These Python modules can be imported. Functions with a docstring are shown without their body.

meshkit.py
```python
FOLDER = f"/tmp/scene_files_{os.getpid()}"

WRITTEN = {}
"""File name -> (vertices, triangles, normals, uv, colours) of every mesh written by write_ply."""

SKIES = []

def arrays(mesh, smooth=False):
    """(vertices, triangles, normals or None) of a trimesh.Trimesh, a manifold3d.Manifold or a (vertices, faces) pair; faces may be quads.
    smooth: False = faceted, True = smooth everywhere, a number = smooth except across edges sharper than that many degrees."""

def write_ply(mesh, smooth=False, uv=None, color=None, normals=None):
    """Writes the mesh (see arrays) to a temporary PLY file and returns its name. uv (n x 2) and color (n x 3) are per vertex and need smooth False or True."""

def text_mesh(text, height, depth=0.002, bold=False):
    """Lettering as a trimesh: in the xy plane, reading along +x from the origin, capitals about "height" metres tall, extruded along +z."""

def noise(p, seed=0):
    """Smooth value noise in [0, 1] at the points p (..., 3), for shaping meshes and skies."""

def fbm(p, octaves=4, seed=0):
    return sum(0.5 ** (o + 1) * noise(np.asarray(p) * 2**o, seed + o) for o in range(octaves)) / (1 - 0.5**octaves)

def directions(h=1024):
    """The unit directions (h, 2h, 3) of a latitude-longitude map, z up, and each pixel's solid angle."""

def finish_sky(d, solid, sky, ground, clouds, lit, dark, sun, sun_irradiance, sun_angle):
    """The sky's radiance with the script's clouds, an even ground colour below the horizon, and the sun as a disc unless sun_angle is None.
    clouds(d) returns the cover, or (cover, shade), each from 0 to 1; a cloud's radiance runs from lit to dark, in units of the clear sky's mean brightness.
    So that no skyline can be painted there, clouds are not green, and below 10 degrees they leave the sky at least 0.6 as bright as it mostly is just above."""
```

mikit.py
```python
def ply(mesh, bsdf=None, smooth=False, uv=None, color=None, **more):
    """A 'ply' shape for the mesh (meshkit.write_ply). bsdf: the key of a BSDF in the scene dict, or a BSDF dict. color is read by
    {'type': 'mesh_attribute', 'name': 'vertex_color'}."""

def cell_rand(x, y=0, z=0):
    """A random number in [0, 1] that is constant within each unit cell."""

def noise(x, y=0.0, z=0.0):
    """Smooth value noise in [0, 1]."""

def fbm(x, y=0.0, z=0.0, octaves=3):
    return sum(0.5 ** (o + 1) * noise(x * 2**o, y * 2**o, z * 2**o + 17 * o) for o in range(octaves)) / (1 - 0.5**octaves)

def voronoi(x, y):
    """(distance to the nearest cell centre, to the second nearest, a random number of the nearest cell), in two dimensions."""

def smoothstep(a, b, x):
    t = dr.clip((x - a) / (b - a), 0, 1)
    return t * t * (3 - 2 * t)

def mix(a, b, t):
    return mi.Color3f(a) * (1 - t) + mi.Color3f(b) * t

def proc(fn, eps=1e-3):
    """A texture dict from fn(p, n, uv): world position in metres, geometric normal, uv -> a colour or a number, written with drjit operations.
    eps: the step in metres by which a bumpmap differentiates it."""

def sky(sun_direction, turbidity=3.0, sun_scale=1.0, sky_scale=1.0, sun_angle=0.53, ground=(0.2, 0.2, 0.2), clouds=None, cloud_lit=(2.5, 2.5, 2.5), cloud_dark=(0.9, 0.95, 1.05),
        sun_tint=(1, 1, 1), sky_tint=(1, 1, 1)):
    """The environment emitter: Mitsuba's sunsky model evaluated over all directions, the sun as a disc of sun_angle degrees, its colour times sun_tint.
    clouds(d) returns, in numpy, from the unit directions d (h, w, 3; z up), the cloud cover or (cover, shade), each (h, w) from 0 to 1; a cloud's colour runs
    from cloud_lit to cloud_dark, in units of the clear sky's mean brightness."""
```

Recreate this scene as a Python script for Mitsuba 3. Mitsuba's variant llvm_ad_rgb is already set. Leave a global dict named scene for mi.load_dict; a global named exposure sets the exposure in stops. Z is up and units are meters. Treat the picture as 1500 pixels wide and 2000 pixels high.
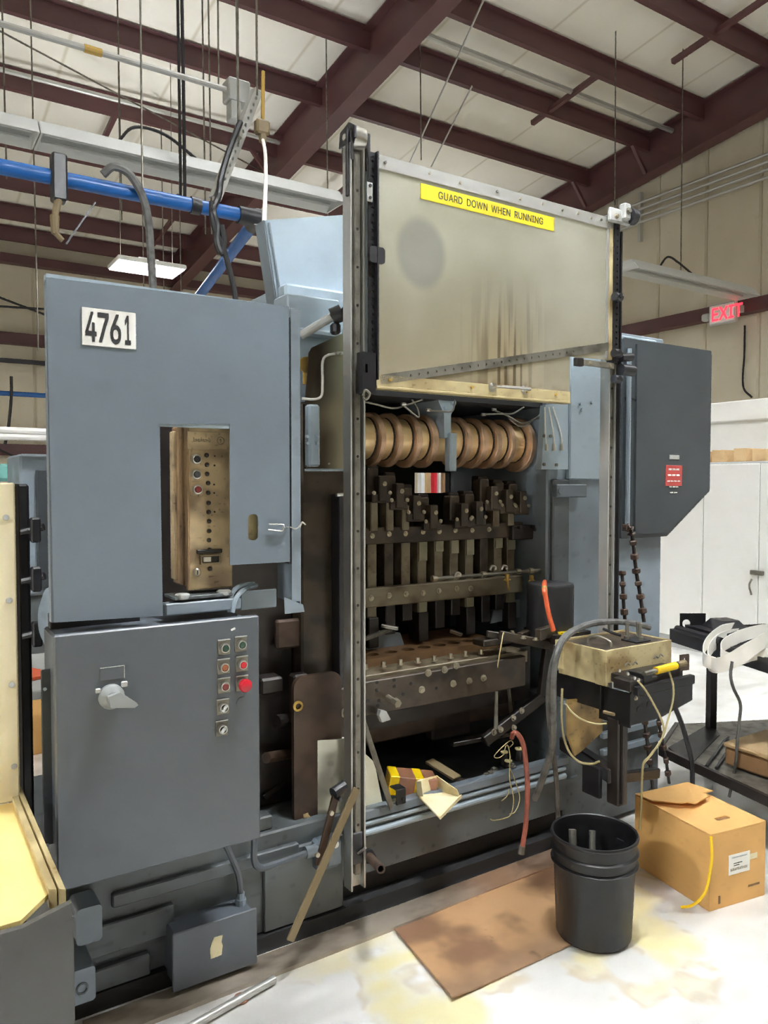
import math, random
import numpy as np, trimesh, manifold3d
import mitsuba as mi, drjit as dr
import mikit, meshkit
from mikit import noise, fbm, smoothstep, mix, proc, voronoi, cell_rand
from shapely.geometry import Polygon, Point, LineString, box as sbox
from shapely import affinity
random.seed(7)
RNG = np.random.default_rng(7)
scene, labels = {}, {}
T = mi.ScalarTransform4f

# ------------------------------------------------------------------ camera, exposure
EYE, YAW, TILT = (0.0, 0.0, 1.6), math.radians(57.2), math.atan(55 / 1500)
LOOK = (math.cos(YAW) * math.cos(TILT), math.sin(YAW) * math.cos(TILT), -math.sin(TILT))
scene['camera'] = {'type': 'perspective', 'fov': 2 * math.degrees(math.atan(0.5)), 'fov_axis': 'x', 'near_clip': 0.05, 'far_clip': 100.0,
                   'to_world': T().look_at(origin=list(EYE), target=[EYE[i] + LOOK[i] for i in range(3)], up=[0, 0, 1])}
exposure = 1.5
# lamps: LED high bays (x, y, z, strength); those behind the camera and the last are added to light the press
LAMPS = [(2.58, 9.1, 4.1, 24.0), (1.75, 1.4, 4.9, 110.0), (-4.2, 1.0, 4.0, 125.0), (6.6, 2.2, 4.6, 20.0), (-0.6, -4.0, 4.6, 5.0), (5.6, -3.5, 4.6, 6.0),
         (2.5, 4.9, 6.1, 14.0), (-4.0, 9.1, 4.4, 20.0), (7.6, 11.6, 4.6, 20.0), (2.2, -8.5, 4.6, 4.0), (-5.0, -7.5, 4.6, 4.0), (4.1, 0.5, 4.9, 34.0)]
ADDED_UPLIGHT = 0.95          # share of lamp power in the upward emitters added to brighten the roof

# ------------------------------------------------------------------ materials
def rgb(r, g, b):
    f = lambda c: c / 255 / 12.92 if c <= 10 else ((c / 255 + 0.055) / 1.055) ** 2.4
    return [f(r), f(g), f(b)]
def mat(key, color, rough=0.5, metal=0.0, spec=0.5, coat=0.0, bump=None, bump_eps=1e-3):
    c = color if isinstance(color, dict) else {'type': 'rgb', 'value': list(color)}
    rg = rough if isinstance(rough, dict) else float(rough)
    b = {'type': 'principled', 'base_color': c, 'roughness': rg, 'metallic': float(metal), 'specular': float(spec)}
    if coat:
        b['clearcoat'] = coat
        b['clearcoat_gloss'] = 0.8
    if bump:
        b = {'type': 'bumpmap', 'arbitrary': proc(bump, bump_eps), 'scale': 1.0, 'nested': b}
        b = {'type': 'bumpmap', 'tex': b['arbitrary'], 'scale': 1.0, 'bsdf': b['nested']}
    scene[key] = {'type': 'twosided', 'bsdf': b}
    return key

def mottled(base, dark, scale=6.0, amount=0.6, streak=1.0):
    def fn(p, n, uv):
        a = fbm(p.x * scale, p.y * scale, p.z * scale * streak, 3)
        b = noise(p.x * scale * 9 + 5, p.y * scale * 9, p.z * scale * 9)
        return mix(base, dark, dr.clip((smoothstep(0.35, 0.8, a) * 0.85 + smoothstep(0.72, 0.95, b) * 0.3) * amount, 0, 1))
    return proc(fn)

PAINT, PAINT_DK = rgb(100, 110, 119), rgb(86, 93, 99)
mat('m_paint', mottled(PAINT, PAINT_DK, 2.2, 0.55), 0.36, 0, 0.5)
mat('m_paint_cabinet', mottled(rgb(69, 74, 80), rgb(62, 66, 69), 2.2, 0.55), 0.4)
mat('m_paint_light', mottled(rgb(164, 180, 192), rgb(142, 156, 167), 3.0, 0.5), 0.4)
mat('m_paint_mid', mottled(rgb(126, 138, 148), rgb(92, 98, 102), 3.0, 0.7), 0.45)
mat('m_paint_dirty', mottled(rgb(76, 82, 84), rgb(44, 46, 46), 4.5, 0.95), 0.5)
mat('m_paint_dark', mottled(rgb(48, 53, 56), rgb(40, 44, 47), 3.0, 0.6), 0.42)

def guard_fn(p, n, uv):
    a = fbm(p.x * 2.2, p.z * 2.2, 3.3, 3)
    st = fbm(p.x * 60.0, p.z * 2.5, 9.1, 3)
    base = mix(rgb(220, 220, 206), rgb(178, 176, 156), smoothstep(0.3, 0.75, a))
    centre = dr.exp(-dr.square((p.x - 2.04) / 0.14)) * smoothstep(2.44, 2.12, p.z)
    spot = smoothstep(0.125, 0.085, dr.sqrt(dr.square(p.x - 1.63) + dr.square((p.z - 2.43) * 0.85)))  # dark round reflection painted into the sheet colour
    low = smoothstep(2.45, 1.95, p.z)
    c = mix(base, rgb(150, 128, 84), dr.clip(low * 0.55 + centre * 0.35, 0, 1) * (0.5 + 0.5 * a))
    run = smoothstep(0.40, 0.62, st) * centre
    c = mix(c, rgb(78, 64, 44), run * 0.85)
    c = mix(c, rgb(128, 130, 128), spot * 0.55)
    edge = smoothstep(2.02, 1.94, p.z) * smoothstep(0.35, 0.65, fbm(p.x * 20, p.z * 20, 1.0, 2))
    return mix(c, rgb(112, 80, 44), edge * 0.75)
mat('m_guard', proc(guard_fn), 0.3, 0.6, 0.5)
mat('m_steel', mottled(rgb(150, 148, 138), rgb(96, 92, 84), 14.0, 0.8), 0.32, 0.8)
mat('m_steel_dull', mottled(rgb(120, 117, 108), rgb(66, 62, 54), 18.0, 0.9), 0.45, 0.7)
mat('m_steel_plate', mottled(rgb(140, 140, 134), rgb(70, 64, 56), 3.5, 0.9), 0.3, 0.75)
mat('m_skirt', mottled(rgb(196, 194, 180), rgb(120, 112, 96), 4.0, 0.8), 0.28, 0.8)
mat('m_chrome', rgb(212, 210, 204), 0.2, 0.95)
mat('m_bolt', rgb(176, 168, 150), 0.3, 0.85)
mat('m_oily', mottled(rgb(62, 53, 43), rgb(32, 28, 24), 11.0, 0.95), 0.38, 0.35)
mat('m_oily_pale', mottled(rgb(112, 104, 86), rgb(70, 52, 36), 12.0, 0.9), 0.4, 0.4)
mat('m_oily_dark', mottled(rgb(38, 33, 31), rgb(20, 17, 16), 9.0, 0.9), 0.4, 0.3)
mat('m_die', mottled(rgb(122, 94, 66), rgb(76, 56, 40), 10.0, 0.8), 0.42, 0.2)
mat('m_slide_top', mottled(rgb(140, 136, 114), rgb(106, 104, 84), 16.0, 0.8), 0.45, 0.3)
mat('m_rust', mottled(rgb(66, 50, 40), rgb(38, 30, 26), 10.0, 0.9), 0.5, 0.3)
mat('m_copper', mottled(rgb(246, 218, 168), rgb(196, 148, 104), 9.0, 0.7), 0.34, 0.5)
mat('m_cam_ring', mottled(rgb(222, 184, 152), rgb(136, 108, 82), 14.0, 0.8), 0.34, 0.5)
mat('m_black', rgb(22, 22, 25), 0.4)
mat('m_black_matte', rgb(13, 13, 15), 0.7)
mat('m_black_paint', mottled(rgb(20, 20, 22), rgb(13, 13, 14), 8.0, 0.7), 0.42, 0, 0.3)
mat('m_rubber', rgb(40, 40, 42), 0.6)
mat('m_cable', mottled(rgb(82, 82, 80), rgb(40, 38, 36), 25.0, 0.9), 0.5)
mat('m_beige', mottled(rgb(208, 186, 148), rgb(84, 62, 40), 13.0, 1.0), 0.5)
mat('m_beige_side', mottled(rgb(150, 122, 88), rgb(84, 60, 42), 9.0, 0.9), 0.5)
mat('m_cream_dirty', mottled(rgb(186, 172, 130), rgb(110, 84, 44), 10.0, 0.9), 0.5)
mat('m_oil_stain', mottled(rgb(178, 148, 92), rgb(62, 44, 26), 8.0, 1.0), 0.5)
mat('m_cream', mottled(rgb(232, 222, 190), rgb(212, 198, 160), 3.0, 0.6), 0.5)
mat('m_tray', mottled(rgb(236, 212, 144), rgb(212, 178, 100), 3.5, 0.8), 0.35)
mat('m_card', mottled(rgb(220, 172, 106), rgb(200, 152, 90), 5.0, 0.7), 0.75)
mat('m_card_dark', rgb(110, 78, 44), 0.8)
def sheet_fn(p, n, uv):
    a = fbm(p.x * 5, p.y * 5, 1.0, 4)
    c = mix(rgb(180, 142, 102), rgb(126, 94, 70), smoothstep(0.35, 0.75, a))
    g = smoothstep(2.02, 1.9, p.y + 0.1 * a) * 0.5
    c = mix(c, rgb(118, 98, 82), g)
    s = smoothstep(0.76, 0.9, fbm(p.x * 16, p.y * 16, 4.0, 3))
    return mix(c, rgb(96, 70, 52), s * 0.7)
mat('m_card_sheet', proc(sheet_fn), 0.7)
mat('m_yellow', rgb(246, 214, 30), 0.5)
mat('m_yellow_tape', rgb(244, 200, 20), 0.4)
mat('m_ink', rgb(24, 24, 26), 0.6)
mat('m_ink_faded', rgb(96, 84, 34), 0.6)
mat('m_white', rgb(236, 236, 232), 0.5)
mat('m_white_paint', mottled(rgb(240, 240, 236), rgb(228, 227, 220), 1.2, 0.6), 0.5)
mat('m_jug', rgb(232, 230, 206), 0.45)
mat('m_ivory', mottled(rgb(240, 228, 188), rgb(206, 178, 116), 16.0, 0.8), 0.5)
mat('m_brown_tape', mottled(rgb(140, 96, 72), rgb(102, 68, 52), 12.0, 0.7), 0.5)
mat('m_red', rgb(176, 28, 42), 0.35)
mat('m_red_dark', rgb(92, 26, 26), 0.3, 0, 0.6)
mat('m_amber', rgb(120, 62, 34), 0.3, 0, 0.6)
mat('m_green_dark', rgb(22, 52, 40), 0.3, 0, 0.6)
mat('m_red_plate', rgb(168, 62, 58), 0.5)
mat('m_orange', rgb(226, 104, 62), 0.5)
mat('m_hose_red', mottled(rgb(150, 84, 68), rgb(104, 58, 48), 20.0, 0.8), 0.5)
mat('m_hose_pale', rgb(172, 160, 118), 0.5)
mat("m_blue", rgb(22, 78, 140), 0.35)
mat('m_brass', rgb(196, 164, 92), 0.35, 0.7)
mat('m_grey_lt', rgb(176, 178, 176), 0.5)
mat('m_fixture', rgb(196, 198, 196), 0.45)
mat('m_wood', mottled(rgb(206, 176, 132), rgb(176, 140, 96), 9.0, 0.7), 0.7)
mat('m_wood_dark', mottled(rgb(128, 96, 64), rgb(92, 66, 42), 9.0, 0.7), 0.7)
mat('m_red_oxide', mottled(rgb(80, 50, 50), rgb(62, 40, 44), 2.0, 0.6), 0.55)
mat('m_apron', mottled(rgb(66, 66, 64), rgb(50, 49, 46), 4.0, 0.8), 0.5)
mat('m_handle', rgb(140, 144, 144), 0.45)
mat('m_teal', rgb(110, 168, 160), 0.5)
mat('m_galv', rgb(186, 186, 182), 0.35, 0.6)
mat('m_paper', rgb(242, 240, 232), 0.6)
mat('m_grime', rgb(98, 84, 58), 0.6)

def floor_fn(p, n, uv):
    a = fbm(p.x * 2.2, p.y * 2.2, 0.5, 4)
    c = mix(rgb(232, 232, 230), rgb(206, 205, 200), smoothstep(0.4, 0.75, a))
    near = smoothstep(2.5, 2.1, p.y) * smoothstep(0.9, 1.3, p.x) * smoothstep(3.2, 2.4, p.x)
    w = fbm(p.x * 3.1 + 4.0, p.y * 3.1, 7.0, 4)
    vein = smoothstep(0.05, 0.0, dr.abs(w - 0.55)) * smoothstep(0.35, 0.6, fbm(p.x * 14, p.y * 14, 5.0, 3))
    c = mix(c, rgb(232, 214, 140), smoothstep(0.50, 0.68, w) * near * 0.7)
    c = mix(c, rgb(176, 148, 92), vein * near * 0.35)
    dk = smoothstep(0.62, 0.85, fbm(p.x * 1.4 + 9, p.y * 5.0, 3.0, 3))
    return mix(c, rgb(150, 147, 140), dk * 0.45)
mat('m_floor', proc(floor_fn), 0.3, 0, 0.5)
def strip_fn(p, n, uv):
    a = fbm(p.x * 6, p.y * 12, p.z * 6, 4)
    c = mix(rgb(168, 158, 144), rgb(112, 100, 86), smoothstep(0.3, 0.75, a))
    return mix(c, rgb(136, 98, 70), smoothstep(1.6, 2.0, p.x) * 0.6)
mat('m_strip', proc(strip_fn), 0.45, 0.3)
def insul_fn(p, n, uv):
    a = fbm(p.x * 0.7, p.y * 0.7, p.z * 0.7, 3)
    c = mix(rgb(238, 235, 224), rgb(224, 220, 206), smoothstep(0.3, 0.8, a))
    fx = p.x / 1.22 - dr.floor(p.x / 1.22)
    return mix(c, rgb(186, 176, 152), smoothstep(0.03, 0.0, dr.abs(fx - 0.5)) * 0.55)
mat('m_insul', proc(insul_fn), 0.7)
mat('m_wall', mottled(rgb(204, 196, 176), rgb(182, 172, 150), 1.3, 0.7, 0.4), 0.75)
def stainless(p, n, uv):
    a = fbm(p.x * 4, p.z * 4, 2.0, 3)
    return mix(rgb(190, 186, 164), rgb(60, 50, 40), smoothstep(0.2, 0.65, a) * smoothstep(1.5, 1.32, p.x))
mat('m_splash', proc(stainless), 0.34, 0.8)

# ------------------------------------------------------------------ mesh helpers
cat_ = trimesh.util.concatenate
def hull(pts):
    h = trimesh.convex.convex_hull(np.asarray(pts, float))
    return h
def box(a, b, bev=0.0):
    a, b = np.minimum(a, b).astype(float), np.maximum(a, b).astype(float)
    if bev <= 0:
        m = trimesh.creation.box(extents=b - a)
        m.apply_translation((a + b) / 2)
        return m
    bev = min(bev, 0.45 * float(np.min(b - a)))
    pts = []
    for sx in (0, 1):
        for sy in (0, 1):
            for sz in (0, 1):
                c = np.where([sx, sy, sz], b, a)
                s = np.where([sx, sy, sz], -1, 1)
                for k in range(3):
                    d = bev * s
                    d[k] = 0
                    pts.append(c + d)
    return hull(pts)
def mv(m, d=(0, 0, 0), rz=0.0, about=(0, 0, 0), rx=0.0, ry=0.0):
    m = m.copy()
    a = np.asarray(about, float)
    m.apply_translation(-a)
    for ang, ax in ((rx, [1, 0, 0]), (ry, [0, 1, 0]), (rz, [0, 0, 1])):
        if ang:
            m.apply_transform(trimesh.transformations.rotation_matrix(math.radians(ang), ax))
    m.apply_translation(a + np.asarray(d, float))
    return m
def frame_of(d):
    d = np.asarray(d, float) / np.linalg.norm(d)
    u = np.cross(d, [0, 0, 1.0] if abs(d[2]) < 0.95 else [1.0, 0, 0])
    u /= np.linalg.norm(u)
    return d, u, np.cross(u, d)
def bar(p0, p1, w, h, bev=0.0, roll=0.0):
    """rectangular bar from p0 to p1, w across (level), h the other way"""
    p0, p1 = np.asarray(p0, float), np.asarray(p1, float)
    d, u, v = frame_of(p1 - p0)
    c, s = math.cos(math.radians(roll)), math.sin(math.radians(roll))
    u, v = c * u + s * v, -s * u + c * v
    L = np.linalg.norm(p1 - p0)
    m = box((-w / 2, -h / 2, 0), (w / 2, h / 2, L), bev)
    M = np.eye(4)
    M[:3, 0], M[:3, 1], M[:3, 2], M[:3, 3] = u, -v, d, p0
    if np.linalg.det(M[:3, :3]) < 0:
        M[:3, 1] *= -1
    m.apply_transform(M)
    return m
def cyl(p0, p1, r, n=18, r1=None):
    return tube([p0, p1], [r, r if r1 is None else r1], n, False)
def spline(pts, k=6):
    p = np.asarray(pts, float)
    if len(p) < 3:
        return p
    q = np.vstack([2 * p[0] - p[1], p, 2 * p[-1] - p[-2]])
    out = []
    for i in range(len(p) - 1):
        a, b, c, d = q[i:i + 4]
        for t in np.linspace(0, 1, k, endpoint=False):
            out.append(0.5 * (2 * b + (c - a) * t + (2 * a - 5 * b + 4 * c - d) * t * t + (3 * b - a - 3 * c + d) * t ** 3))
    return np.array(out + [p[-1]])
def tube(pts, r, n=8, smooth=True, k=6):
    p = spline(pts, k) if smooth else np.asarray(pts, float)
    r = np.broadcast_to(np.asarray(r, float) if np.ndim(r) == 0 or len(r) == len(p) else np.interp(np.linspace(0, 1, len(p)), np.linspace(0, 1, len(r)), r), (len(p),))
    t = np.gradient(p, axis=0)
    t /= np.linalg.norm(t, axis=1, keepdims=True) + 1e-12
    _, u, v = frame_of(t[0])
    ring, ang = [], np.arange(n) * 2 * np.pi / n
    for i in range(len(p)):
        u = u - t[i] * (u @ t[i])
        u /= np.linalg.norm(u)
        v = np.cross(t[i], u)
        ring.append(p[i] + r[i] * (np.cos(ang)[:, None] * u + np.sin(ang)[:, None] * v))
    V = np.vstack(ring + [p[:1], p[-1:]])
    F, m = [], len(p)
    for i in range(m - 1):
        for j in range(n):
            a, b = i * n + j, i * n + (j + 1) % n
            F += [[a, b, b + n], [a, b + n, a + n]]
    for j in range(n):
        F += [[m * n, (j + 1) % n, j], [m * n + 1, (m - 1) * n + j, (m - 1) * n + (j + 1) % n]]
    return trimesh.Trimesh(V, F, process=False)
def lathe(prof, at=(0, 0, 0), axis=(0, 0, 1), n=28):
    m = trimesh.creation.revolve(np.asarray(prof, float), sections=n)
    d, u, v = frame_of(axis)
    M = np.eye(4)
    M[:3, 0], M[:3, 1], M[:3, 2], M[:3, 3] = u, np.cross(d, u), d, at
    m.apply_transform(M)
    return m
def extr(poly, h):
    polys = getattr(poly, 'geoms', [poly])
    return cat_([trimesh.creation.extrude_polygon(g, h, engine='earcut') for g in polys])
def axes(m, ex, ey, ez, at=(0, 0, 0)):
    M = np.eye(4)
    M[:3, 0], M[:3, 1], M[:3, 2], M[:3, 3] = ex, ey, ez, at
    m = m.copy()
    m.apply_transform(M)
    if np.linalg.det(M[:3, :3]) < 0:
        m.invert()
    return m
def as_poly(pts, holes=()):
    return pts if hasattr(pts, 'geom_type') else Polygon(pts, holes)
def xz(pts, y0, y1, holes=()):
    """outline in x, z pushed from y0 to y1"""
    return axes(extr(as_poly(pts, holes), abs(y1 - y0)), [1, 0, 0], [0, 0, 1], [0, -1, 0], (0, max(y0, y1), 0))
def yz(pts, x0, x1, holes=()):
    return axes(extr(as_poly(pts, holes), abs(x1 - x0)), [0, 1, 0], [0, 0, 1], [1, 0, 0], (min(x0, x1), 0, 0))
def xy(pts, z0, z1, holes=()):
    return axes(extr(as_poly(pts, holes), abs(z1 - z0)), [1, 0, 0], [0, 1, 0], [0, 0, 1], (0, 0, min(z0, z1)))
def rrect(x0, x1, z0, z1, r):
    return sbox(min(x0, x1) + r, min(z0, z1) + r, max(x0, x1) - r, max(z0, z1) - r).buffer(r, 4)
def hexbolt(p, axis, r, h=None, washer=True):
    h = h or r * 1.1
    d, u, v = frame_of(axis)
    p = np.asarray(p, float)
    m = [cyl(p, p + d * h, r, 6)]
    if washer:
        m.append(cyl(p - d * 0.0005, p + d * r * 0.25, r * 1.45, 14))
    return cat_(m)
def text_front(s, h, at, sx=1.0, bold=True, depth=0.0012):
    """lettering on a face that looks to -y, from the lower left corner"""
    m = meshkit.text_mesh(s, h, depth, bold)
    m.apply_scale([sx, 1, 1])
    return axes(m, [1, 0, 0], [0, 0, 1], [0, -1, 0], at)
def text_side(s, h, at, sx=1.0, bold=True, depth=0.002):
    """lettering on a face that looks to -x (reads along -y)"""
    m = meshkit.text_mesh(s, h, depth, bold)
    m.apply_scale([sx, 1, 1])
    return axes(m, [0, -1, 0], [0, 0, 1], [-1, 0, 0], at)

def key_of(name):
    if name not in scene and name not in labels and name not in USED:
        USED.add(name)
        return name
    i = 1
    while f'{name}_{i:03d}' in USED or f'{name}_{i:03d}' in scene:
        i += 1
    USED.add(f'{name}_{i:03d}')
    return f'{name}_{i:03d}'
USED = set()
def thing(name, label, cat, group=None):
    k = key_of(name)
    labels[k] = {'label': label, 'category': cat}
    if group:
        labels[k]['group'] = group
    return k
def part(parent, name, mesh, m, label=None, smooth=30, **more):
    k = key_of(parent + '__' + name)
    if isinstance(mesh, (list, tuple)):
        mesh = cat_(list(mesh))
    scene[k] = mikit.ply(mesh, m, smooth=smooth, **more)
    if label:
        labels[k] = {'label': label}
    return k
def solo(name, mesh, m, label, cat, group=None, smooth=30, **more):
    k = thing(name, label, cat, group)
    if isinstance(mesh, (list, tuple)):
        mesh = cat_(list(mesh))
    scene[k] = mikit.ply(mesh, m, smooth=smooth, **more)
    return k
def struct(name, mesh, m, smooth=False):
    k = key_of(name)
    scene[k] = mikit.ply(mesh, m, smooth=smooth)
    labels[k] = {'kind': 'structure'}
    return k


# ================================================================== the hall
def ROOF(y):            # underside of the rafters
    return 7.15 - 0.119 * y
X0, X1, Y0, Y1 = -9.0, 10.0, -11.0, 15.1
struct('floor', box((X0, Y0, -0.12), (X1, Y1, 0)), 'm_floor')
deck = yz([(Y0, ROOF(Y0) + 0.62), (Y1, ROOF(Y1) + 0.62), (Y1, ROOF(Y1) + 0.72), (Y0, ROOF(Y0) + 0.72)], X0, X1)
ce = struct('ceiling', deck, 'm_insul')
for i, y in enumerate((-9.4, -8.0, -6.6, -5.2, -3.8, -2.4, -1.0, 0.4, 1.75, 3.1, 4.4, 5.65, 6.8, 7.72, 8.9, 10.26, 11.6, 12.8, 13.85, 14.7)):
    z = ROOF(y) + 0.38
    part(ce, 'purlin', cat_([box((X0, y - 0.004, z), (X1, y + 0.004, z + 0.23)), box((X0, y - 0.004, z), (X1, y + 0.07, z + 0.008)),
                             box((X0, y - 0.07, z + 0.222), (X1, y + 0.004, z + 0.23))]), 'm_red_oxide')
for (x, y) in ((7.65, 6.8), (2.55, 10.26), (4.1, 12.8), (8.3, 5.0), (0.6, 8.9), (6.2, 10.26)):
    z = ROOF(y) + 0.38
    part(ce, 'purlin_brace', bar((x, y, z + 0.06), (x, y + 1.25, z - 0.09), 0.06, 0.06), 'm_red_oxide')
def rafter(x):
    ys = np.linspace(Y0, Y1, 2)
    m = []
    for (w, a, b) in ((0.22, 0.0, 0.016), (0.012, 0.0, 0.6), (0.22, 0.585, 0.6)):
        m.append(yz([(y, ROOF(y) + a) for y in ys] + [(y, ROOF(y) + b) for y in ys[::-1]], x - w / 2, x + w / 2))
    return cat_(m)
for x in (-0.6 - 5.2, 4.79, 9.75):
    part(ce, 'rafter', rafter(x), 'm_red_oxide')
# haunch pieces where the purlins meet the rafters
for (x, y) in ((9.75, 8.9), (9.75, 7.72), (4.79, 10.26)):
    part(ce, 'flange_brace', bar((x - 0.1, y, ROOF(y) + 0.03), (x - 0.4, y, ROOF(y) + 0.38), 0.05, 0.05), 'm_red_oxide')
# sprinkler line and sway rods under the deck
part(ce, 'sprinkler_pipe', cyl((4.9, 7.3, ROOF(7.3) + 0.46), (9.7, 7.3, ROOF(7.3) + 0.46), 0.035, 10), 'm_galv')
part(ce, 'sprinkler_pipe', cyl((X0, 10.0, ROOF(10.0) + 0.42), (4.7, 10.0, ROOF(10.0) + 0.42), 0.03, 10), 'm_galv')
part(ce, 'sway_rod', cyl((5.1, 5.7, ROOF(5.7) + 0.3), (6.6, 9.6, ROOF(9.6) + 0.3), 0.012, 6), 'm_galv')
part(ce, 'sway_rod', cyl((6.2, 7.6, ROOF(7.6) + 0.3), (6.9, 9.4, ROOF(9.4) + 0.3), 0.012, 6), 'm_galv')
part(ce, 'sway_rod', cyl((0.0, 8.7, ROOF(8.7) + 0.3), (4.7, 10.6, ROOF(10.6) + 0.3), 0.01, 6), 'm_steel_dull')

wr = struct('wall_right', yz([(Y0, 0), (Y1, 0), (Y1, ROOF(Y1) + 0.7), (Y0, ROOF(Y0) + 0.7)], X1, X1 + 0.1), 'm_wall')
for i in range(20):
    y = Y1 - 0.82 * (i + 1)
    if y < -1.2:
        break
    w = 0.82 - 0.015
    zt = ROOF(y + w) + 0.55
    m = box((X1 - 0.035, y, 0), (X1 + 0.02, y + w, zt), 0.03)
    part(wr, 'insulation_panel', m, 'm_wall')
part(wr, 'girt', cat_([box((9.8, Y0, 3.92), (9.808, Y1, 4.1)), box((9.8, Y0, 3.92), (9.97, Y1, 3.93)), box((9.8, Y0, 4.09), (9.97, Y1, 4.1))]), 'm_red_oxide')
wb = struct('wall_back', box((X0, Y1, 0), (X1, Y1 + 0.1, ROOF(Y1) + 0.7)), 'm_wall')
for i in range(12):
    x = X0 + 6.0 + 1.05 * i
    part(wb, 'insulation_panel', box((x, Y1 - 0.035, 0), (x + 1.035, Y1 + 0.02, ROOF(Y1) + 0.3), 0.03), 'm_wall')
for z in (4.05, 2.1):
    part(wb, 'girt', cat_([box((X0, Y1 - 0.2, z), (X1, Y1 - 0.192, z + 0.2)), box((X0, Y1 - 0.2, z), (X1, Y1 - 0.03, z + 0.01))]), 'm_red_oxide')
part(wb, 'girt', box((X0, Y1 - 0.16, 3.72), (X1, Y1 - 0.12, 3.8)), 'm_black')
part(wb, 'eave_strut', box((X0, Y1 - 0.25, 5.45), (X1, Y1 - 0.05, 5.6)), 'm_red_oxide')
struct('wall_left', yz([(Y0, 0), (Y1, 0), (Y1, ROOF(Y1) + 0.7), (Y0, ROOF(Y0) + 0.7)], X0 - 0.1, X0), 'm_wall')
struct('wall_front', box((X0, Y0 - 0.1, 0), (X1, Y0, ROOF(Y0) + 0.7)), 'm_wall')
for i, (a, b) in enumerate((((-0.2, Y1 - 0.3, 5.35), (3.4, Y1 - 0.3, 4.3)), ((-0.2, Y1 - 0.3, 4.55), (3.4, Y1 - 0.3, 4.75)), ((0.2, Y1 - 0.3, 2.9), (3.4, Y1 - 0.3, 1.3)))):
    part(wb, 'brace_rod', cyl(a, b, 0.02, 6), 'm_black')

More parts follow.
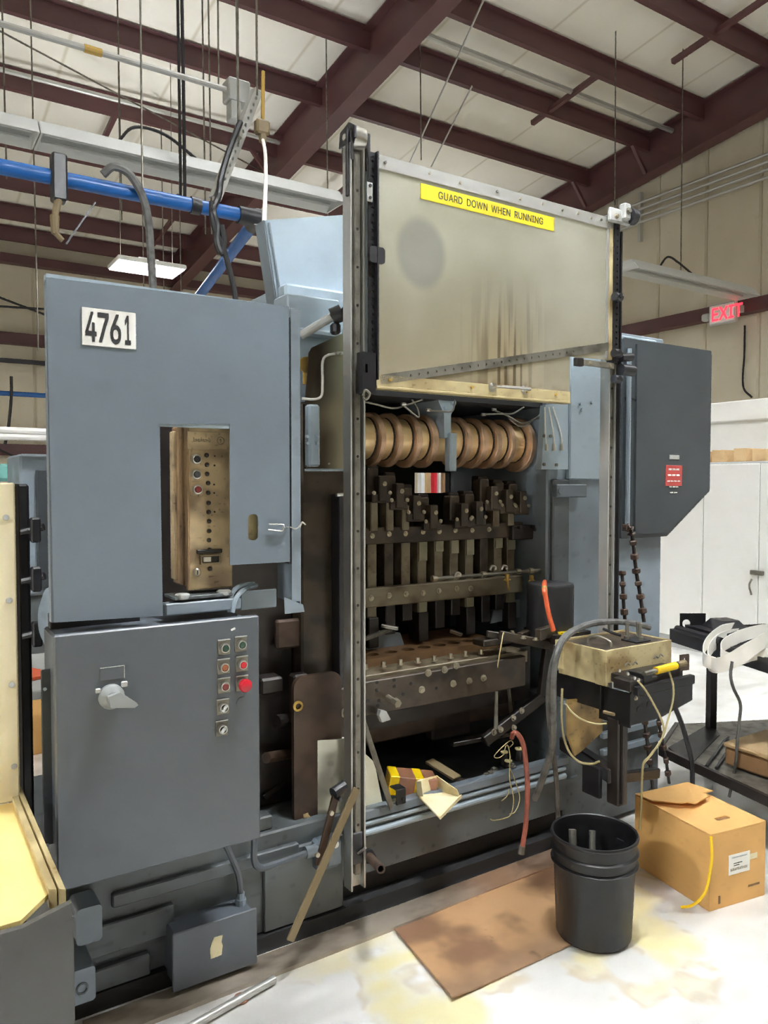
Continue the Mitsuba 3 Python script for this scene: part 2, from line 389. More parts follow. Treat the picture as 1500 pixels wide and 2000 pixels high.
# ------------------------------------------------------------------ lamps
def high_bay(x, y, z, power, label, lx=0.78, ly=0.5):
    t = thing('high_bay_lamp', label, 'ceiling lamp')
    part(t, 'housing', cat_([box((x - lx / 2, y - ly / 2, z), (x + lx / 2, y + ly / 2, z + 0.05), 0.01), box((x - 0.12, y - 0.08, z + 0.05), (x + 0.12, y + 0.08, z + 0.11), 0.01)]), 'm_white')
    k = key_of(t + '__diffuser')
    scene[k] = mikit.ply(box((x - lx / 2 + 0.02, y - ly / 2 + 0.02, z - 0.012), (x + lx / 2 - 0.02, y + ly / 2 - 0.02, z - 0.001)), 'm_white',
                         emitter={'type': 'area', 'radiance': {'type': 'rgb', 'value': [power * 0.97, power, power * 1.02]}})
    k = key_of(t + '__added_uplight')  # emitters added on the housing top to brighten the ceiling
    up = min(power, 30.0) * ADDED_UPLIGHT
    scene[k] = mikit.ply(box((x - lx / 2 + 0.04, y - ly / 2 + 0.04, z + 0.052), (x - 0.14, y + ly / 2 - 0.04, z + 0.056)), 'm_white',
                         emitter={'type': 'area', 'radiance': {'type': 'rgb', 'value': [up * 0.97, up, up * 1.02]}})
    k = key_of(t + '__added_uplight')
    scene[k] = mikit.ply(box((x + 0.14, y - ly / 2 + 0.04, z + 0.052), (x + lx / 2 - 0.04, y + ly / 2 - 0.04, z + 0.056)), 'm_white',
                         emitter={'type': 'area', 'radiance': {'type': 'rgb', 'value': [up * 0.97, up, up * 1.02]}})
    for s in (-1, 1):
        part(t, 'hanger_wire', cyl((x + s * 0.3, y, z + 0.05), (x + s * 0.3, y, ROOF(y) + 0.63), 0.004, 5), 'm_steel_dull')
where = ['lit white LED lamp hanging over the top of the grey cover numbered 4761', 'LED lamp hanging over the aisle in front of the press', 'LED lamp hanging over the aisle left of the camera',
         'LED lamp hanging to the right of the press', 'added LED lamp hanging unseen behind the camera on its left', 'added LED lamp hanging unseen behind the camera on its right',
         'LED lamp hanging high above the hood of the press', 'LED lamp hanging over the back left bay', 'LED lamp hanging over the back right bay', 'added LED lamp unseen far behind the camera', 'added LED lamp unseen far behind the camera on its left', 'LED lamp added over the aisle near the cart to light the press']
for (x, y, z, p), w in zip(LAMPS, where):
    high_bay(x, y, z, p, w)

def strip_light(x0, x1, y, z, label, cords=()):
    t = thing('strip_light', label, 'ceiling light', 'unlit strip lights')
    hood = yz([(y - 0.17, z), (y - 0.16, z), (y - 0.055, z + 0.09), (y + 0.055, z + 0.09), (y + 0.16, z), (y + 0.17, z), (y + 0.065, z + 0.125), (y - 0.065, z + 0.125)], x0, x1)
    part(t, 'reflector', hood, 'm_fixture', smooth=False)
    for d in (-0.07, 0.07):
        part(t, 'lamp_tube', cyl((x0 + 0.03, y + d, z + 0.04), (x1 - 0.03, y + d, z + 0.04), 0.016, 8), 'm_grey_lt', 'unlit white tube')
    for e in (x0, x1):
        part(t, 'end_cap', yz([(y - 0.165, z), (y - 0.06, z + 0.122), (y + 0.06, z + 0.122), (y + 0.165, z)], e - 0.006, e + 0.006), 'm_fixture')
    for a in cords:
        part(t, 'cord', tube(a, 0.012, 6), 'm_black')
strip_light(0.95, 3.39, 6.05, 4.05, 'unlit grey strip light above the blue pipe, its end at the red rafter',
            [[(1.5, 6.0, 4.17), (1.62, 6.0, 4.30), (1.85, 6.0, 4.30), (2.1, 6.0, 4.17)]])
strip_light(-1.55, 0.93, 6.05, 4.05, 'unlit grey strip light above the blue pipe, cut off by the left edge')
strip_light(7.2, 9.6, 6.0, 4.05, 'unlit grey strip light on the right by the red exit sign', [[(7.7, 5.95, 4.15), (7.85, 5.95, 4.3), (8.05, 5.95, 4.27), (8.35, 5.95, 4.16)]])

# ------------------------------------------------------------------ drop cords and wires that hang from the roof
def drop(px_x, y, z0, label, r=0.008, group='thin wires hanging from the roof', hook=False, m='m_steel_dull'):
    top = (px_x, y, ROOF(y) + 0.64)
    pts = [top, (px_x + 0.01, y, 0.5 * (top[2] + z0)), (px_x + 0.02, y, z0)]
    if hook:
        pts += [(px_x + 0.0, y, z0 - 0.08), (px_x - 0.06, y, z0 - 0.1)]
    solo('hanging_wire', tube(pts, r, 5), m, label, 'wire', group)

cords = [((1.9, 5.853, 5.183), 310, 'black cord hanging left of the slotted strut, shorter one of the pair', 0.012, 'm_black', True),
         ((1.9, 5.757, 5.134), 318, 'black cord with a hooked end hanging left of the slotted strut', 0.014, 'm_black', True)]
for (p, ze, lab, r, mm, hk) in cords:
    k = p[1]
    drop(p[0], p[1], p[2] - 1.3, lab, r, None, hk, mm)
thin = [(0.946, 7.895, 5.541), (1.33, 8.817, 5.038), (1.964, 7.856, 6.022), (2.903, 10.454, 5.779), (3.199, 10.544, 6.762), (3.446, 10.566, 5.449), (2.48, 6.915, 5.727), (2.527, 6.885, 5.727), (2.424, 5.982, 5.338), (4.409, 8.094, 6.667)]
zs = [4.4, 3.0, 4.2, 3.4, 3.6, 3.4, 3.9, 3.9, 4.3, 4.4]
nth = ('first', 'second', 'third', 'fourth', 'fifth', 'sixth', 'seventh', 'eighth', 'ninth', 'tenth')
for p, z, q in zip(thin, zs, nth):
    drop(p[0], p[1], z, q + ' thin wire from the left edge among those hanging from the roof')
for p, z, q in (((5.311, 7.466, 5.587), 5.4, 'thin wire hanging from the roof behind the top edge of the guard'), ((7.418, 6.392, 6.657), 4.6, 'thin wire hanging from the roof right above the top bracket of the guard'),
                ((8.453, 6.217, 7.004), 4.15, 'thin wire hanging from the roof to the unlit strip light on the right')):
    drop(p[0], p[1], z, q, 0.008, 'thin wires on the right')

# ------------------------------------------------------------------ blue air line
t = thing('blue_air_pipe', 'blue compressed air pipe running level across the upper left', 'pipe')
A, B, C_ = (-0.95, 4.66, 3.31), (1.93, 4.66, 3.31), (2.42, 6.9, 3.31)
part(t, 'run', cyl(A, B, 0.042, 16), 'm_blue')
part(t, 'elbow', cat_([cyl((1.9, 4.66, 3.31), (2.04, 4.66, 3.31), 0.055, 16), cyl((2.02, 4.63, 3.31), (2.06, 4.8, 3.31), 0.055, 16)]), 'm_black', 'black elbow fitting')
part(t, 'branch', cyl((2.05, 4.78, 3.31), C_, 0.042, 16), 'm_blue')
for x in (0.35, 1.62):
    part(t, 'clamp', cyl((x - 0.03, 4.66, 3.31), (x + 0.03, 4.66, 3.31), 0.052, 14), 'm_black', 'black pipe clamp')
part(t, 'outlet_valve', cat_([cyl((0.83, 4.62, 3.2), (0.80, 4.6, 3.08), 0.024, 10, 0.018), cyl((0.80, 4.6, 3.08), (0.80, 4.6, 2.98), 0.026, 10, 0.02), cyl((0.80, 4.6, 2.99), (0.84, 4.6, 2.95), 0.016, 8)]), 'm_grime', 'rusty brass outlet fitting')
part(t, 'bracket', cat_([bar((0.86, 4.62, 2.94), (1.02, 4.62, 3.2), 0.02, 0.01), box((0.79, 4.59, 3.17), (0.87, 4.68, 3.43), 0.01)]), 'm_black', 'black clip')
for x in (-0.4, 1.3):
    part(t, 'hanger', cyl((x, 4.66, 3.35), (x, 4.66, ROOF(4.66) + 0.63), 0.006, 5), 'm_steel_dull')
solo('air_hose', tube([(1.06, 4.6, 3.36), (1.12, 4.58, 3.41), (1.22, 4.58, 3.37), (1.3, 4.58, 3.2), (1.33, 4.6, 2.9), (1.35, 4.6, 2.5), (1.35, 4.6, 2.1)], 0.024, 8), 'm_cable',
     'dark hose looped over the blue pipe and hanging behind the grey cover', 'hose')

# ------------------------------------------------------------------ conduit drop with slotted strut
t = thing('slotted_strut', 'slotted galvanised strut channel with black cables taped along it, hung from the roof', 'strut channel')
s0, s1 = np.array((2.036, 4.631, 4.11)), np.array((1.742, 4.609, 3.363))
d = (s1 - s0) / np.linalg.norm(s1 - s0)
nrm = np.array(EYE) - s0
nrm = nrm - d * (nrm @ d)
nrm /= np.linalg.norm(nrm)
u = np.cross(d, nrm)
c30, s30 = math.cos(0.45), math.sin(0.45)
u, nrm = u * c30 + nrm * s30, nrm * c30 - u * s30
L = np.linalg.norm(s1 - s0)
rowp = sbox(0, -0.028, L, 0.028)
for i in range(16):
    rowp = rowp.difference(affinity.scale(Point(0.06 + i * L / 16, 0).buffer(0.009, 6), 1.3, 1))
part(t, 'slotted_web', axes(extr(rowp, 0.004), d, u, np.cross(d, u), s0), 'm_galv')
for s in (-1, 1):
    part(t, 'flange', hull([s0 + d * (L * a) + u * (s * 0.028 + b) - nrm * c for a in (0, 1) for b in (-0.002, 0.002) for c in (0, 0.05)]), 'm_galv')
    part(t, 'lip', hull([s0 + d * (L * a) + u * (s * (0.028 - b)) - nrm * c for a in (0, 1) for b in (0, 0.012) for c in (0.046, 0.05)]), 'm_galv')
for q in (0.05, 0.5):
    c = s0 + (s1 - s0) * q
    part(t, 'hanger_rod', cyl(c, (c[0], c[1], ROOF(c[1]) + 0.63), 0.007, 6), 'm_steel_dull')
ed = np.array(s1)
lf = -u if (u[0] > 0) else u
solo('cable_bundle', cat_([tube([s0 + d * L * 0.35 + lf * 0.045 + nrm * 0.012, s0 + d * L * 0.6 + lf * 0.05 + nrm * 0.02, s0 + d * L * 0.85 + lf * 0.04 + nrm * 0.03, ed + lf * 0.01 + nrm * 0.03, (1.675, 4.5, 3.249), (1.7, 4.5, 3.162), (1.696, 4.5, 3.07), (1.724, 4.5, 2.998), (1.741, 4.5, 3.077), (1.726, 4.5, 3.167)], 0.02, 8),
      tube([(1.676, 4.52, 3.301), (1.668, 4.5, 3.217), (1.686, 4.5, 3.129), (1.731, 4.5, 3.045), (1.766, 4.5, 2.943), (1.802, 4.5, 2.808), (1.821, 4.5, 2.686)], 0.018, 8)]), 'm_black',
     'bundle of black cables taped to the slotted strut and drooping past the blue pipe', 'cable')
t = thing('conduit', 'long galvanised conduit running level to the grey box at the slotted strut', 'conduit')
part(t, 'pipe', cyl((-1.2, 4.85, 4.17), (1.95, 4.85, 4.17), 0.018, 10), 'm_galv')
part(t, 'coupling', cyl((1.02, 4.85, 4.17), (1.12, 4.85, 4.17), 0.024, 10), 'm_brass')
part(t, 'junction_box', cat_([box((1.9, 4.8, 4.1), (2.05, 4.92, 4.24), 0.008), box((1.92, 4.81, 3.98), (1.99, 4.9, 4.1), 0.006)]), 'm_grey_lt')
for x in (0.4, 1.85):
    part(t, 'hanger', cyl((x, 4.85, 4.18), (x, 4.85, ROOF(4.85) + 0.63), 0.006, 5), 'm_steel_dull')
t = thing('power_cord', 'white power cord with a brown plug hanging from the strut end to the press hood', 'cord')
P = [(2.006, 4.5, 4.003), (1.979, 4.45, 3.805)]
q0 = np.array(P[0])
part(t, 'upper_wire', cyl((q0[0], q0[1], 4.16), P[1], 0.012, 7), 'm_brass')
part(t, 'plug', cat_([box(np.array(P[1]) - [0.05, 0.03, 0.06], np.array(P[1]) + [0.04, 0.03, 0.03], 0.012), cyl(P[1], np.array(P[1]) - [0, 0, 0.1], 0.025, 8)]), 'm_grime', 'brown twist plug')
part(t, 'cable', tube([np.array(P[1]) - [0, 0, 0.08], (1.928, 4.3, 3.57), (1.796, 4.0, 3.293), (1.472, 3.3, 2.786)], 0.011, 8), 'm_white')

# ------------------------------------------------------------------ right wall: conduits, exit sign
for i in range(4):
    z = 5.62 + 0.1 * i
    solo('wall_conduit', cyl((9.82, 1.5, z + 0.05), (9.82, 9.3, z), 0.025, 8), 'm_galv', ('lowest', 'second from the bottom', 'second from the top', 'topmost')[i] + ' of four galvanised conduits high on the right wall', 'conduit', 'four parallel wall conduits')
solo('conduit_rack', cat_([box((9.83, 7.95, 5.35), (9.9, 8.0, 6.1))]), 'm_galv', 'short upright strut holding the four wall conduits', 'bracket')
t = thing('exit_sign', 'red lit exit sign with a grey frame fixed on the girt of the right wall', 'exit sign')
ex = (9.6, 6.387, 3.924)
part(t, 'case', box((ex[0] - 0.0, ex[1] - 0.2, ex[2] - 0.14), (ex[0] + 0.06, ex[1] + 0.2, ex[2] + 0.14), 0.01), 'm_grey_lt')
part(t, 'face', box((ex[0] - 0.006, ex[1] - 0.18, ex[2] - 0.12), (ex[0] + 0.002, ex[1] + 0.18, ex[2] + 0.12)), 'm_white')
k = key_of(t + '__lettering')
tm = text_side('EXIT', 0.17, (ex[0] - 0.007, ex[1] + 0.165, ex[2] - 0.085), 0.86, True, 0.004)
scene[k] = mikit.ply(tm, 'm_red', emitter={'type': 'area', 'radiance': {'type': 'rgb', 'value': [1.5, 0.03, 0.05]}})
part(t, 'arm', box((ex[0] + 0.06, ex[1] - 0.2, ex[2] + 0.0), (9.95, ex[1] - 0.02, ex[2] + 0.1), 0.01), 'm_grey_lt')
part(t, 'emergency_head', box((ex[0] + 0.02, ex[1] + 0.22, ex[2] - 0.05), (ex[0] + 0.12, ex[1] + 0.34, ex[2] + 0.05), 0.02), 'm_grey_lt')
solo('wall_cable', tube([(9.93, ex[1] - 0.13, ex[2] - 0.15), (9.93, ex[1] - 0.13, 3.4), (9.93, ex[1] - 0.12, 2.95), (9.93, ex[1] - 0.25, 2.78)], 0.014, 6), 'm_black', 'thin black cable running down the wall under the exit sign', 'cable')

# ------------------------------------------------------------------ white cabinets behind on the right
t = thing('white_partition', 'plain white partition with a ledge behind the row of wood blocks', 'partition')
part(t, 'panel', box((7.1, -1.0, 0), (7.2, 6.0, 2.22)), 'm_white_paint')
part(t, 'cap', box((7.05, -1.0, 2.22), (7.22, 6.0, 2.42), 0.01), 'm_white_paint')
t = thing('white_cabinet', 'tall white cabinet with double doors and a latch at the right edge', 'cabinet')
part(t, 'body', box((6.42, -0.6, 0.06), (7.0, 5.2, 1.80), 0.008), 'm_grey_lt')
ys_ = [5.18, 4.97, 4.42, 3.87, 3.32, 2.77, 2.22]
for a, b in zip(ys_[:-1], ys_[1:]):
    dk_ = part(t, 'door', box((6.40, b + 0.006, 0.12), (6.425, a - 0.006, 1.78), 0.006), 'm_white_paint')
    if abs(a - 4.42) < 0.01:
        part(dk_, 'latch', cat_([box((6.37, b - 0.06, 0.80), (6.40, b + 0.06, 0.84), 0.006), tube([(6.39, b + 0.05, 0.76), (6.37, b + 0.06, 0.70), (6.39, b + 0.05, 0.62)], 0.008, 6)]), 'm_steel_dull', 'steel latch')
part(t, 'plinth', box((6.44, -0.6, 0), (7.0, 5.2, 0.07)), 'm_grey_lt')
for i in range(5):
    y = 4.56 - i * 0.2 + 0.02 * (i % 2)
    solo('wood_block', box((6.46, y - 0.12, 1.801), (6.8, y, 1.905 + 0.008 * (i % 3)), 0.004), 'm_wood', nth[i] + ' wood block from the left in the row on top of the white cabinet', 'wood block', 'wood blocks on the cabinet')

# ------------------------------------------------------------------ machines and clutter behind on the left
t = thing('rear_press', 'grey machine cabinet standing behind the press at the left', 'machine')
c0 = (0.68, 5.2, 1.786); c1 = (0.838, 5.2, 1.789)
part(t, 'front_panel', box((c0[0], 5.2, 0.9), (c1[0] + 0.5, 5.8, c0[2]), 0.015), 'm_paint_mid')
part(t, 'side_panel', box((c0[0] + 0.09, 5.16, 0.95), (c0[0] + 0.22, 5.2, c0[2] - 0.1), 0.004), 'm_paint_dark', 'dark panel')
part(t, 'base', box((c0[0] - 0.2, 5.25, 0), (c1[0] + 0.5, 5.8, 0.9), 0.01), 'm_paint_dirty')
t = thing('black_column', 'black machine column with levers beside the cream board', 'machine column')
b0 = (0.352, 2.75, 1.6)
part(t, 'column', box((b0[0] - 0.03, 2.75, 0.0), (b0[0] + 0.035, 2.85, b0[2]), 0.008), 'm_black_paint')
for zz in (1.1, 1.28, 1.44):
    part(t, 'lever', cat_([cyl((b0[0], 2.74, zz), (b0[0] + 0.07, 2.70, zz + 0.02), 0.012, 8), box((b0[0] + 0.03, 2.69, zz - 0.03), (b0[0] + 0.06, 2.73, zz + 0.05), 0.005)]), 'm_black')
solo('white_tube_rack', cat_([cyl((0.447, 5.0, 1.916), (0.977, 5.0, 1.911), 0.02, 8), cyl((0.446, 5.0, 1.875), (0.977, 5.0, 1.877), 0.02, 8)]), 'm_white', 'pair of thin white tubes crossing level behind the cover at the left edge', 'pipe')
solo('teal_crate', box((0.469, 6.0, 1.741), np.array((0.782, 6.0, 1.618)) + [0, 0.3, 0], 0.02), 'm_teal', 'pale teal crate far behind at the left edge', 'crate')
t = thing('far_blue_pipe', 'thin blue pipe with a black drop hose on the back wall at the far left', 'pipe')
fb = (1.796, 13.5, 3.029)
part(t, 'run', cyl((fb[0] - 3.5, 13.5, fb[2]), (fb[0] + 1.6, 13.5, fb[2]), 0.04, 10), 'm_blue')
part(t, 'drop_hose', tube([(1.655, 13.4, 3.291), (1.65, 13.4, 2.97), (1.606, 13.4, 2.526), (1.55, 13.4, 2.219)], 0.025, 6), 'm_black')
for i, (a, b, y, z0, mm, lab) in enumerate(((40, 92, 5.2, 0.0, 'm_card', 'worn brown cardboard carton on the floor behind the lower cabinet at the left'),)):
    p0, p1 = (0.613, 4.883, 0.12), (0.772, 4.891, 0.12)
    solo('carton', box((p0[0] - 0.25, p0[1], 0.0), (p1[0] + 0.1, min(p0[1] + 0.45, 5.1), 0.42), 0.006), mm, lab, 'carton')
q = (0.535, 3.701, 0.72)
t = thing('rear_bench', 'grey work bench behind the press at the left with papers on it', 'bench')
part(t, 'top', box((q[0] - 0.6, q[1] - 0.1, 0.66), (q[0] + 0.35, q[1] + 0.7, 0.70), 0.005), 'm_grey_lt')
for (dx, dy) in ((-0.55, 0.0), (0.3, 0.0), (-0.55, 0.6), (0.3, 0.6)):
    part(t, 'leg', box((q[0] + dx - 0.02, q[1] + dy - 0.02, 0), (q[0] + dx + 0.02, q[1] + dy + 0.02, 0.66)), 'm_steel_dull')
solo('orange_folder', mv(box((q[0] - 0.13, q[1] + 0.1, 0.702), (q[0] + 0.07, q[1] + 0.35, 0.715)), rz=25, about=(q[0], q[1] + 0.2, 0.7)), 'm_orange', 'orange cardboard folder lying on the rear bench', 'folder')

# boards leaning behind the press, seen through the gap under the camshaft
for i, (q, mm, lab) in enumerate((((2.946, 4.1, 1.617), 'm_white', 'narrow white board seen through the press, leftmost of its row'), ((2.996, 4.1, 1.617), 'm_wood', 'pale wood board seen through the press'),
                                  ((3.05, 4.1, 1.617), 'm_red', 'red board seen through the press'), ((3.084, 4.1, 1.617), 'm_paper', 'white board seen through the press right beside the red one'), ((3.127, 4.1, 1.617), 'm_wood_dark', 'brown board seen through the press'),
                                  ((3.179, 4.1, 1.617), 'm_grey_lt', 'grey board seen through the press, rightmost of its row'))):
    w = 0.015 if i not in (2, 3) else 0.010
    solo('stored_board', box((q[0] - w, 4.1, 0.0), (q[0] + w, 4.14, 2.1)), mm, lab, 'board', 'boards stored behind the press')


# ================================================================== the press
press = thing('stamping_press', 'big grey stamping press with a copper camshaft, rows of slides and an oily bed', 'press')
def bolts(parent, pts, axis, r, m='m_bolt', name='bolt', h=None, washer=True):
    for p in pts:
        part(parent, name, hexbolt(p, axis, r, h, washer), m)

# -- base under the left half
base = part(press, 'base', box((0.40, 2.40, 0.055), (1.365, 3.4, 0.40), 0.006), 'm_paint_dirty', smooth=False)
part(press, 'base_shade_block', box((0.40, 2.376, 0.0), (1.365, 3.4, 0.058)), 'm_black_matte', 'black block standing in for the shade under the base')  # black block put in for the shade beneath the base
part(press, 'base_plate', box((1.05, 2.385, 0.062), (1.362, 2.402, 0.33), 0.004), 'm_paint_dirty')
part(press, 'base_plate', box((0.40, 2.375, 0.062), (0.66, 2.402, 0.13), 0.004), 'm_paint_dirty')
part(press, 'base_plate', box((0.40, 2.38, 0.165), (0.74, 2.402, 0.26), 0.004), 'm_paint_dirty')
part(press, 'base_rail', box((0.549, 2.38, 0.302), (1.182, 2.46, 0.345), 0.004), 'm_paint_dirty')
part(press, 'base_rail', box((0.44, 2.42, 0.40), (1.10, 2.48, 0.45), 0.005), 'm_paint_dirty')
pa, pb = (0.425, 2.28, 0.277), (0.496, 2.28, 0.383)
part(press, 'lug', xz(rrect(pa[0], pb[0], pa[2], pb[2], 0.012), 2.28, 2.38), 'm_paint')
pa, pb = (0.394, 2.24, 0.133), (0.467, 2.24, 0.232)
lg = part(press, 'lug', xz(rrect(pa[0], pb[0], pa[2], pb[2], 0.01), 2.24, 2.38), 'm_paint')
cx, cz = (pa[0] + pb[0]) / 2, (pa[2] + pb[2]) / 2 - 0.005
part(lg, 'screw_ring', axes(extr(Point(0, 0).buffer(0.017, 8).difference(Point(0, 0).buffer(0.012, 8)), 0.003), [1, 0, 0], [0, 0, 1], [0, -1, 0], (cx, 2.24, cz)), 'm_paint_dark')
# -- conduits and boxes on the base
jb = part(press, 'junction_box', cat_([box((0.712, 2.30, 0.04), (0.978, 2.41, 0.205), 0.006), box((0.705, 2.294, 0.03), (0.985, 2.303, 0.215), 0.003)]), 'm_paint_cabinet')
part(jb, 'torn_sticker', xz([(0.826, 0.098), (0.862, 0.100), (0.866, 0.13), (0.862, 0.142), (0.866, 0.163), (0.838, 0.164), (0.830, 0.15), (0.824, 0.13)], 2.2925, 2.294), 'm_ivory', 'torn cream sticker')
part(jb, 'conduit_fitting', cat_([cyl((0.955, 2.36, 0.2), (0.955, 2.36, 0.225), 0.018, 12), cyl((0.955, 2.36, 0.225), (0.955, 2.36, 0.245), 0.013, 10)]), 'm_paint_mid')
part(press, 'flexible_conduit', tube([(0.955, 2.36, 0.235), (0.945, 2.355, 0.31), (0.915, 2.35, 0.39), (0.88, 2.34, 0.47), (0.87, 2.33, 0.532)], 0.0105, 8), 'm_paint_cabinet')
part(press, 'conduit_elbow', tube([(1.0, 2.36, 0.60), (1.0, 2.35, 0.42), (1.0, 2.35, 0.345), (1.02, 2.35, 0.315), (1.06, 2.35, 0.31), (1.20, 2.355, 0.315)], 0.012, 8), 'm_paint_cabinet')
cb = part(press, 'conduit_body', box((1.235, 2.345, 0.235), (1.33, 2.40, 0.345), 0.01), 'm_paint')
part(cb, 'hub', cyl((1.195, 2.36, 0.315), (1.245, 2.36, 0.315), 0.021, 14), 'm_paint_mid')
part(cb, 'lid', box((1.27, 2.336, 0.25), (1.328, 2.347, 0.335), 0.005), 'm_paint_mid')

# -- oil tray in front of the die space
TY = 2.40
tr = part(press, 'oil_tray', cat_([box((1.365, TY, 0.15), (2.52, TY + 0.02, 0.385), 0.003), box((1.365, TY, 0.26), (2.6, 3.3, 0.28)), box((1.365, TY, 0.15), (2.52, TY + 0.5, 0.165))]), 'm_paint_dirty', smooth=False)
part(tr, 'top_lip', box((1.365, TY - 0.012, 0.352), (2.52, TY + 0.03, 0.392), 0.006), 'm_paint')
for z, r in ((0.338, 0.009), (0.305, 0.013)):
    part(tr, 'rolled_edge', cyl((1.42, TY - 0.004, z), (2.5, TY - 0.004, z), r, 12), 'm_paint_light', 'pale rolled edge')
part(press, 'tray_shade_fill', box((1.37, 2.44, 0.06), (2.52, 3.3, 0.148)), 'm_black_matte', 'black fill standing in for the shade under the tray')  # black filler in place of the shade below the tray
part(press, 'pedestal', box((2.52, 2.42, 0.02), (3.18, 3.4, 0.62), 0.008), 'm_paint_dirty', smooth=False)
for z in (0.34, 0.42, 0.50):
    part(press, 'pedestal_rail', box((2.75, 2.395, z), (3.17, 2.422, z + 0.03), 0.004), 'm_paint_mid')
part(press, 'shade_block', box((1.365, 2.378, 0.0), (2.55, 3.3, 0.06)), 'm_black_matte', 'black block standing in for the shade under the tray')  # black block stands in for the shaded gap along the floor

# -- side frames, crown, rear
part(press, 'left_upright', box((1.27, 2.53, 0.38), (1.487, 3.4, 1.9), 0.008), 'm_oily', 'oily brown left frame', smooth=False)
part(press, 'left_housing', box((0.66, 2.60, 0.40), (1.27, 3.4, 2.0), 0.01), 'm_oily_dark', smooth=False)
COLX = 2.60
part(press, 'right_column', box((COLX, 2.62, 0.5), (3.44, 3.4, 2.36), 0.008), 'm_paint_mid', smooth=False)
part(press, 'column_edge', box((COLX + 0.02, 2.598, 0.95), (COLX + 0.13, 2.625, 1.62), 0.006), 'm_paint_dirty')
part(press, 'column_cover', box((COLX + 0.12, 2.592, 1.62), (3.35, 2.622, 2.34), 0.006), 'm_paint_light')
part(press, 'crown', box((1.27, 2.66, 2.0), (3.44, 3.4, 2.36), 0.01), 'm_paint_light', smooth=False)
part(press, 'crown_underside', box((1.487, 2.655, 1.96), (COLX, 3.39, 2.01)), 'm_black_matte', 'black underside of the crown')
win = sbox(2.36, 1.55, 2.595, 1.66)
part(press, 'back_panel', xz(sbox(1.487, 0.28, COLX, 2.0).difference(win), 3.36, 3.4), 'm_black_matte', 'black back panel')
pts = [(2.783, 2.59, 1.981), (2.861, 2.59, 1.993), (2.943, 2.59, 2.008), (2.794, 2.59, 1.955), (2.937, 2.59, 1.975)]
bolts(press, pts, (0, -1, 0), 0.008, 'm_paint_light', 'cover_nut', None, False)
pa, pb = (2.615, 2.57, 1.536), (2.816, 2.57, 1.598)
part(press, 'latch_bar', cat_([box((pa[0], 2.57, pa[2]), (pb[0], 2.60, pb[2]), 0.004), cyl((pa[0] + 0.02, 2.565, (pa[2] + pb[2]) / 2), (pa[0] + 0.02, 2.6, (pa[2] + pb[2]) / 2), 0.014, 12)]), 'm_paint')

# -- hood on top of the crown
H0, H1 = 2.72, 2.80
hood = [(1.275, 2.25), (1.219, 2.598), (1.80, 2.74), (2.5, 2.66), (2.5, 2.25)]
part(press, 'hood', xz(hood, H0, H1), 'm_paint_light', 'pale blue tapered hood', smooth=False)
part(press, 'hood_side', xz([(1.268, 2.25), (1.219 - 0.007, 2.598), (1.219 + 0.004, 2.598), (1.279, 2.25)], H0 + 0.004, H1 + 0.002), 'm_paint_mid', 'hood side plate painted darker for its shade', smooth=False)  # darker paint stands in for shade on this downward leaning side
part(press, 'hood_edge', cat_([bar((1.29, H0 - 0.004, 2.25), (1.232, H0 - 0.004, 2.59), 0.006, 0.006)]), 'm_paint_mid')
e0 = (1.357, 2.66, 2.267)
part(press, 'lifting_eye', cat_([axes(trimesh.creation.torus(0.035, 0.012, 20, 8), [0.8, 0.6, 0], [0, 0, 1], [0.6, -0.8, 0], (e0[0], e0[1], e0[2])), cyl((e0[0], e0[1], e0[2] - 0.085), (e0[0], e0[1], e0[2] - 0.035), 0.02, 12, 0.014)]), 'm_white', 'white painted lifting eye')
part(press, 'ledge', box((1.22, 2.55, 2.147), (1.46, 2.75, 2.175), 0.008), 'm_paint_light')
part(press, 'head_plate', box((1.24, 2.575, 1.88), (1.46, 2.70, 2.30), 0.006), 'm_paint_light')
p0, p1, p2 = (1.256, 2.5, 2.133), (1.338, 2.42, 2.194), (1.369, 2.4, 2.21)
part(press, 'clamp_rod', cyl(p0, p1, 0.016, 12), 'm_grey_lt', 'grey rod')
kn = part(press, 'clamp_knob', cat_([cyl(p1, p2, 0.030, 14), cyl(np.array(p2) - [0, 0.02, 0], np.array(p2) + [0.05, 0.0, 0.0], 0.02, 12), box(np.array(p1) + [0.0, -0.02, -0.06], np.array(p1) + [0.03, 0.02, -0.02], 0.008)]), 'm_black', 'black clamp knob')
g = (1.293, 2.54, 2.035)
part(press, 'gauge', cat_([lathe([(0, 0), (0.026, 0), (0.028, 0.006), (0.028, 0.02), (0, 0.02)], (g[0] - 0.005, g[1], g[2]), (0, -1, 0)), cyl((g[0], g[1], g[2] - 0.07), (g[0], g[1], g[2] - 0.02), 0.01, 8)]), 'm_brass', 'round brass gauge')

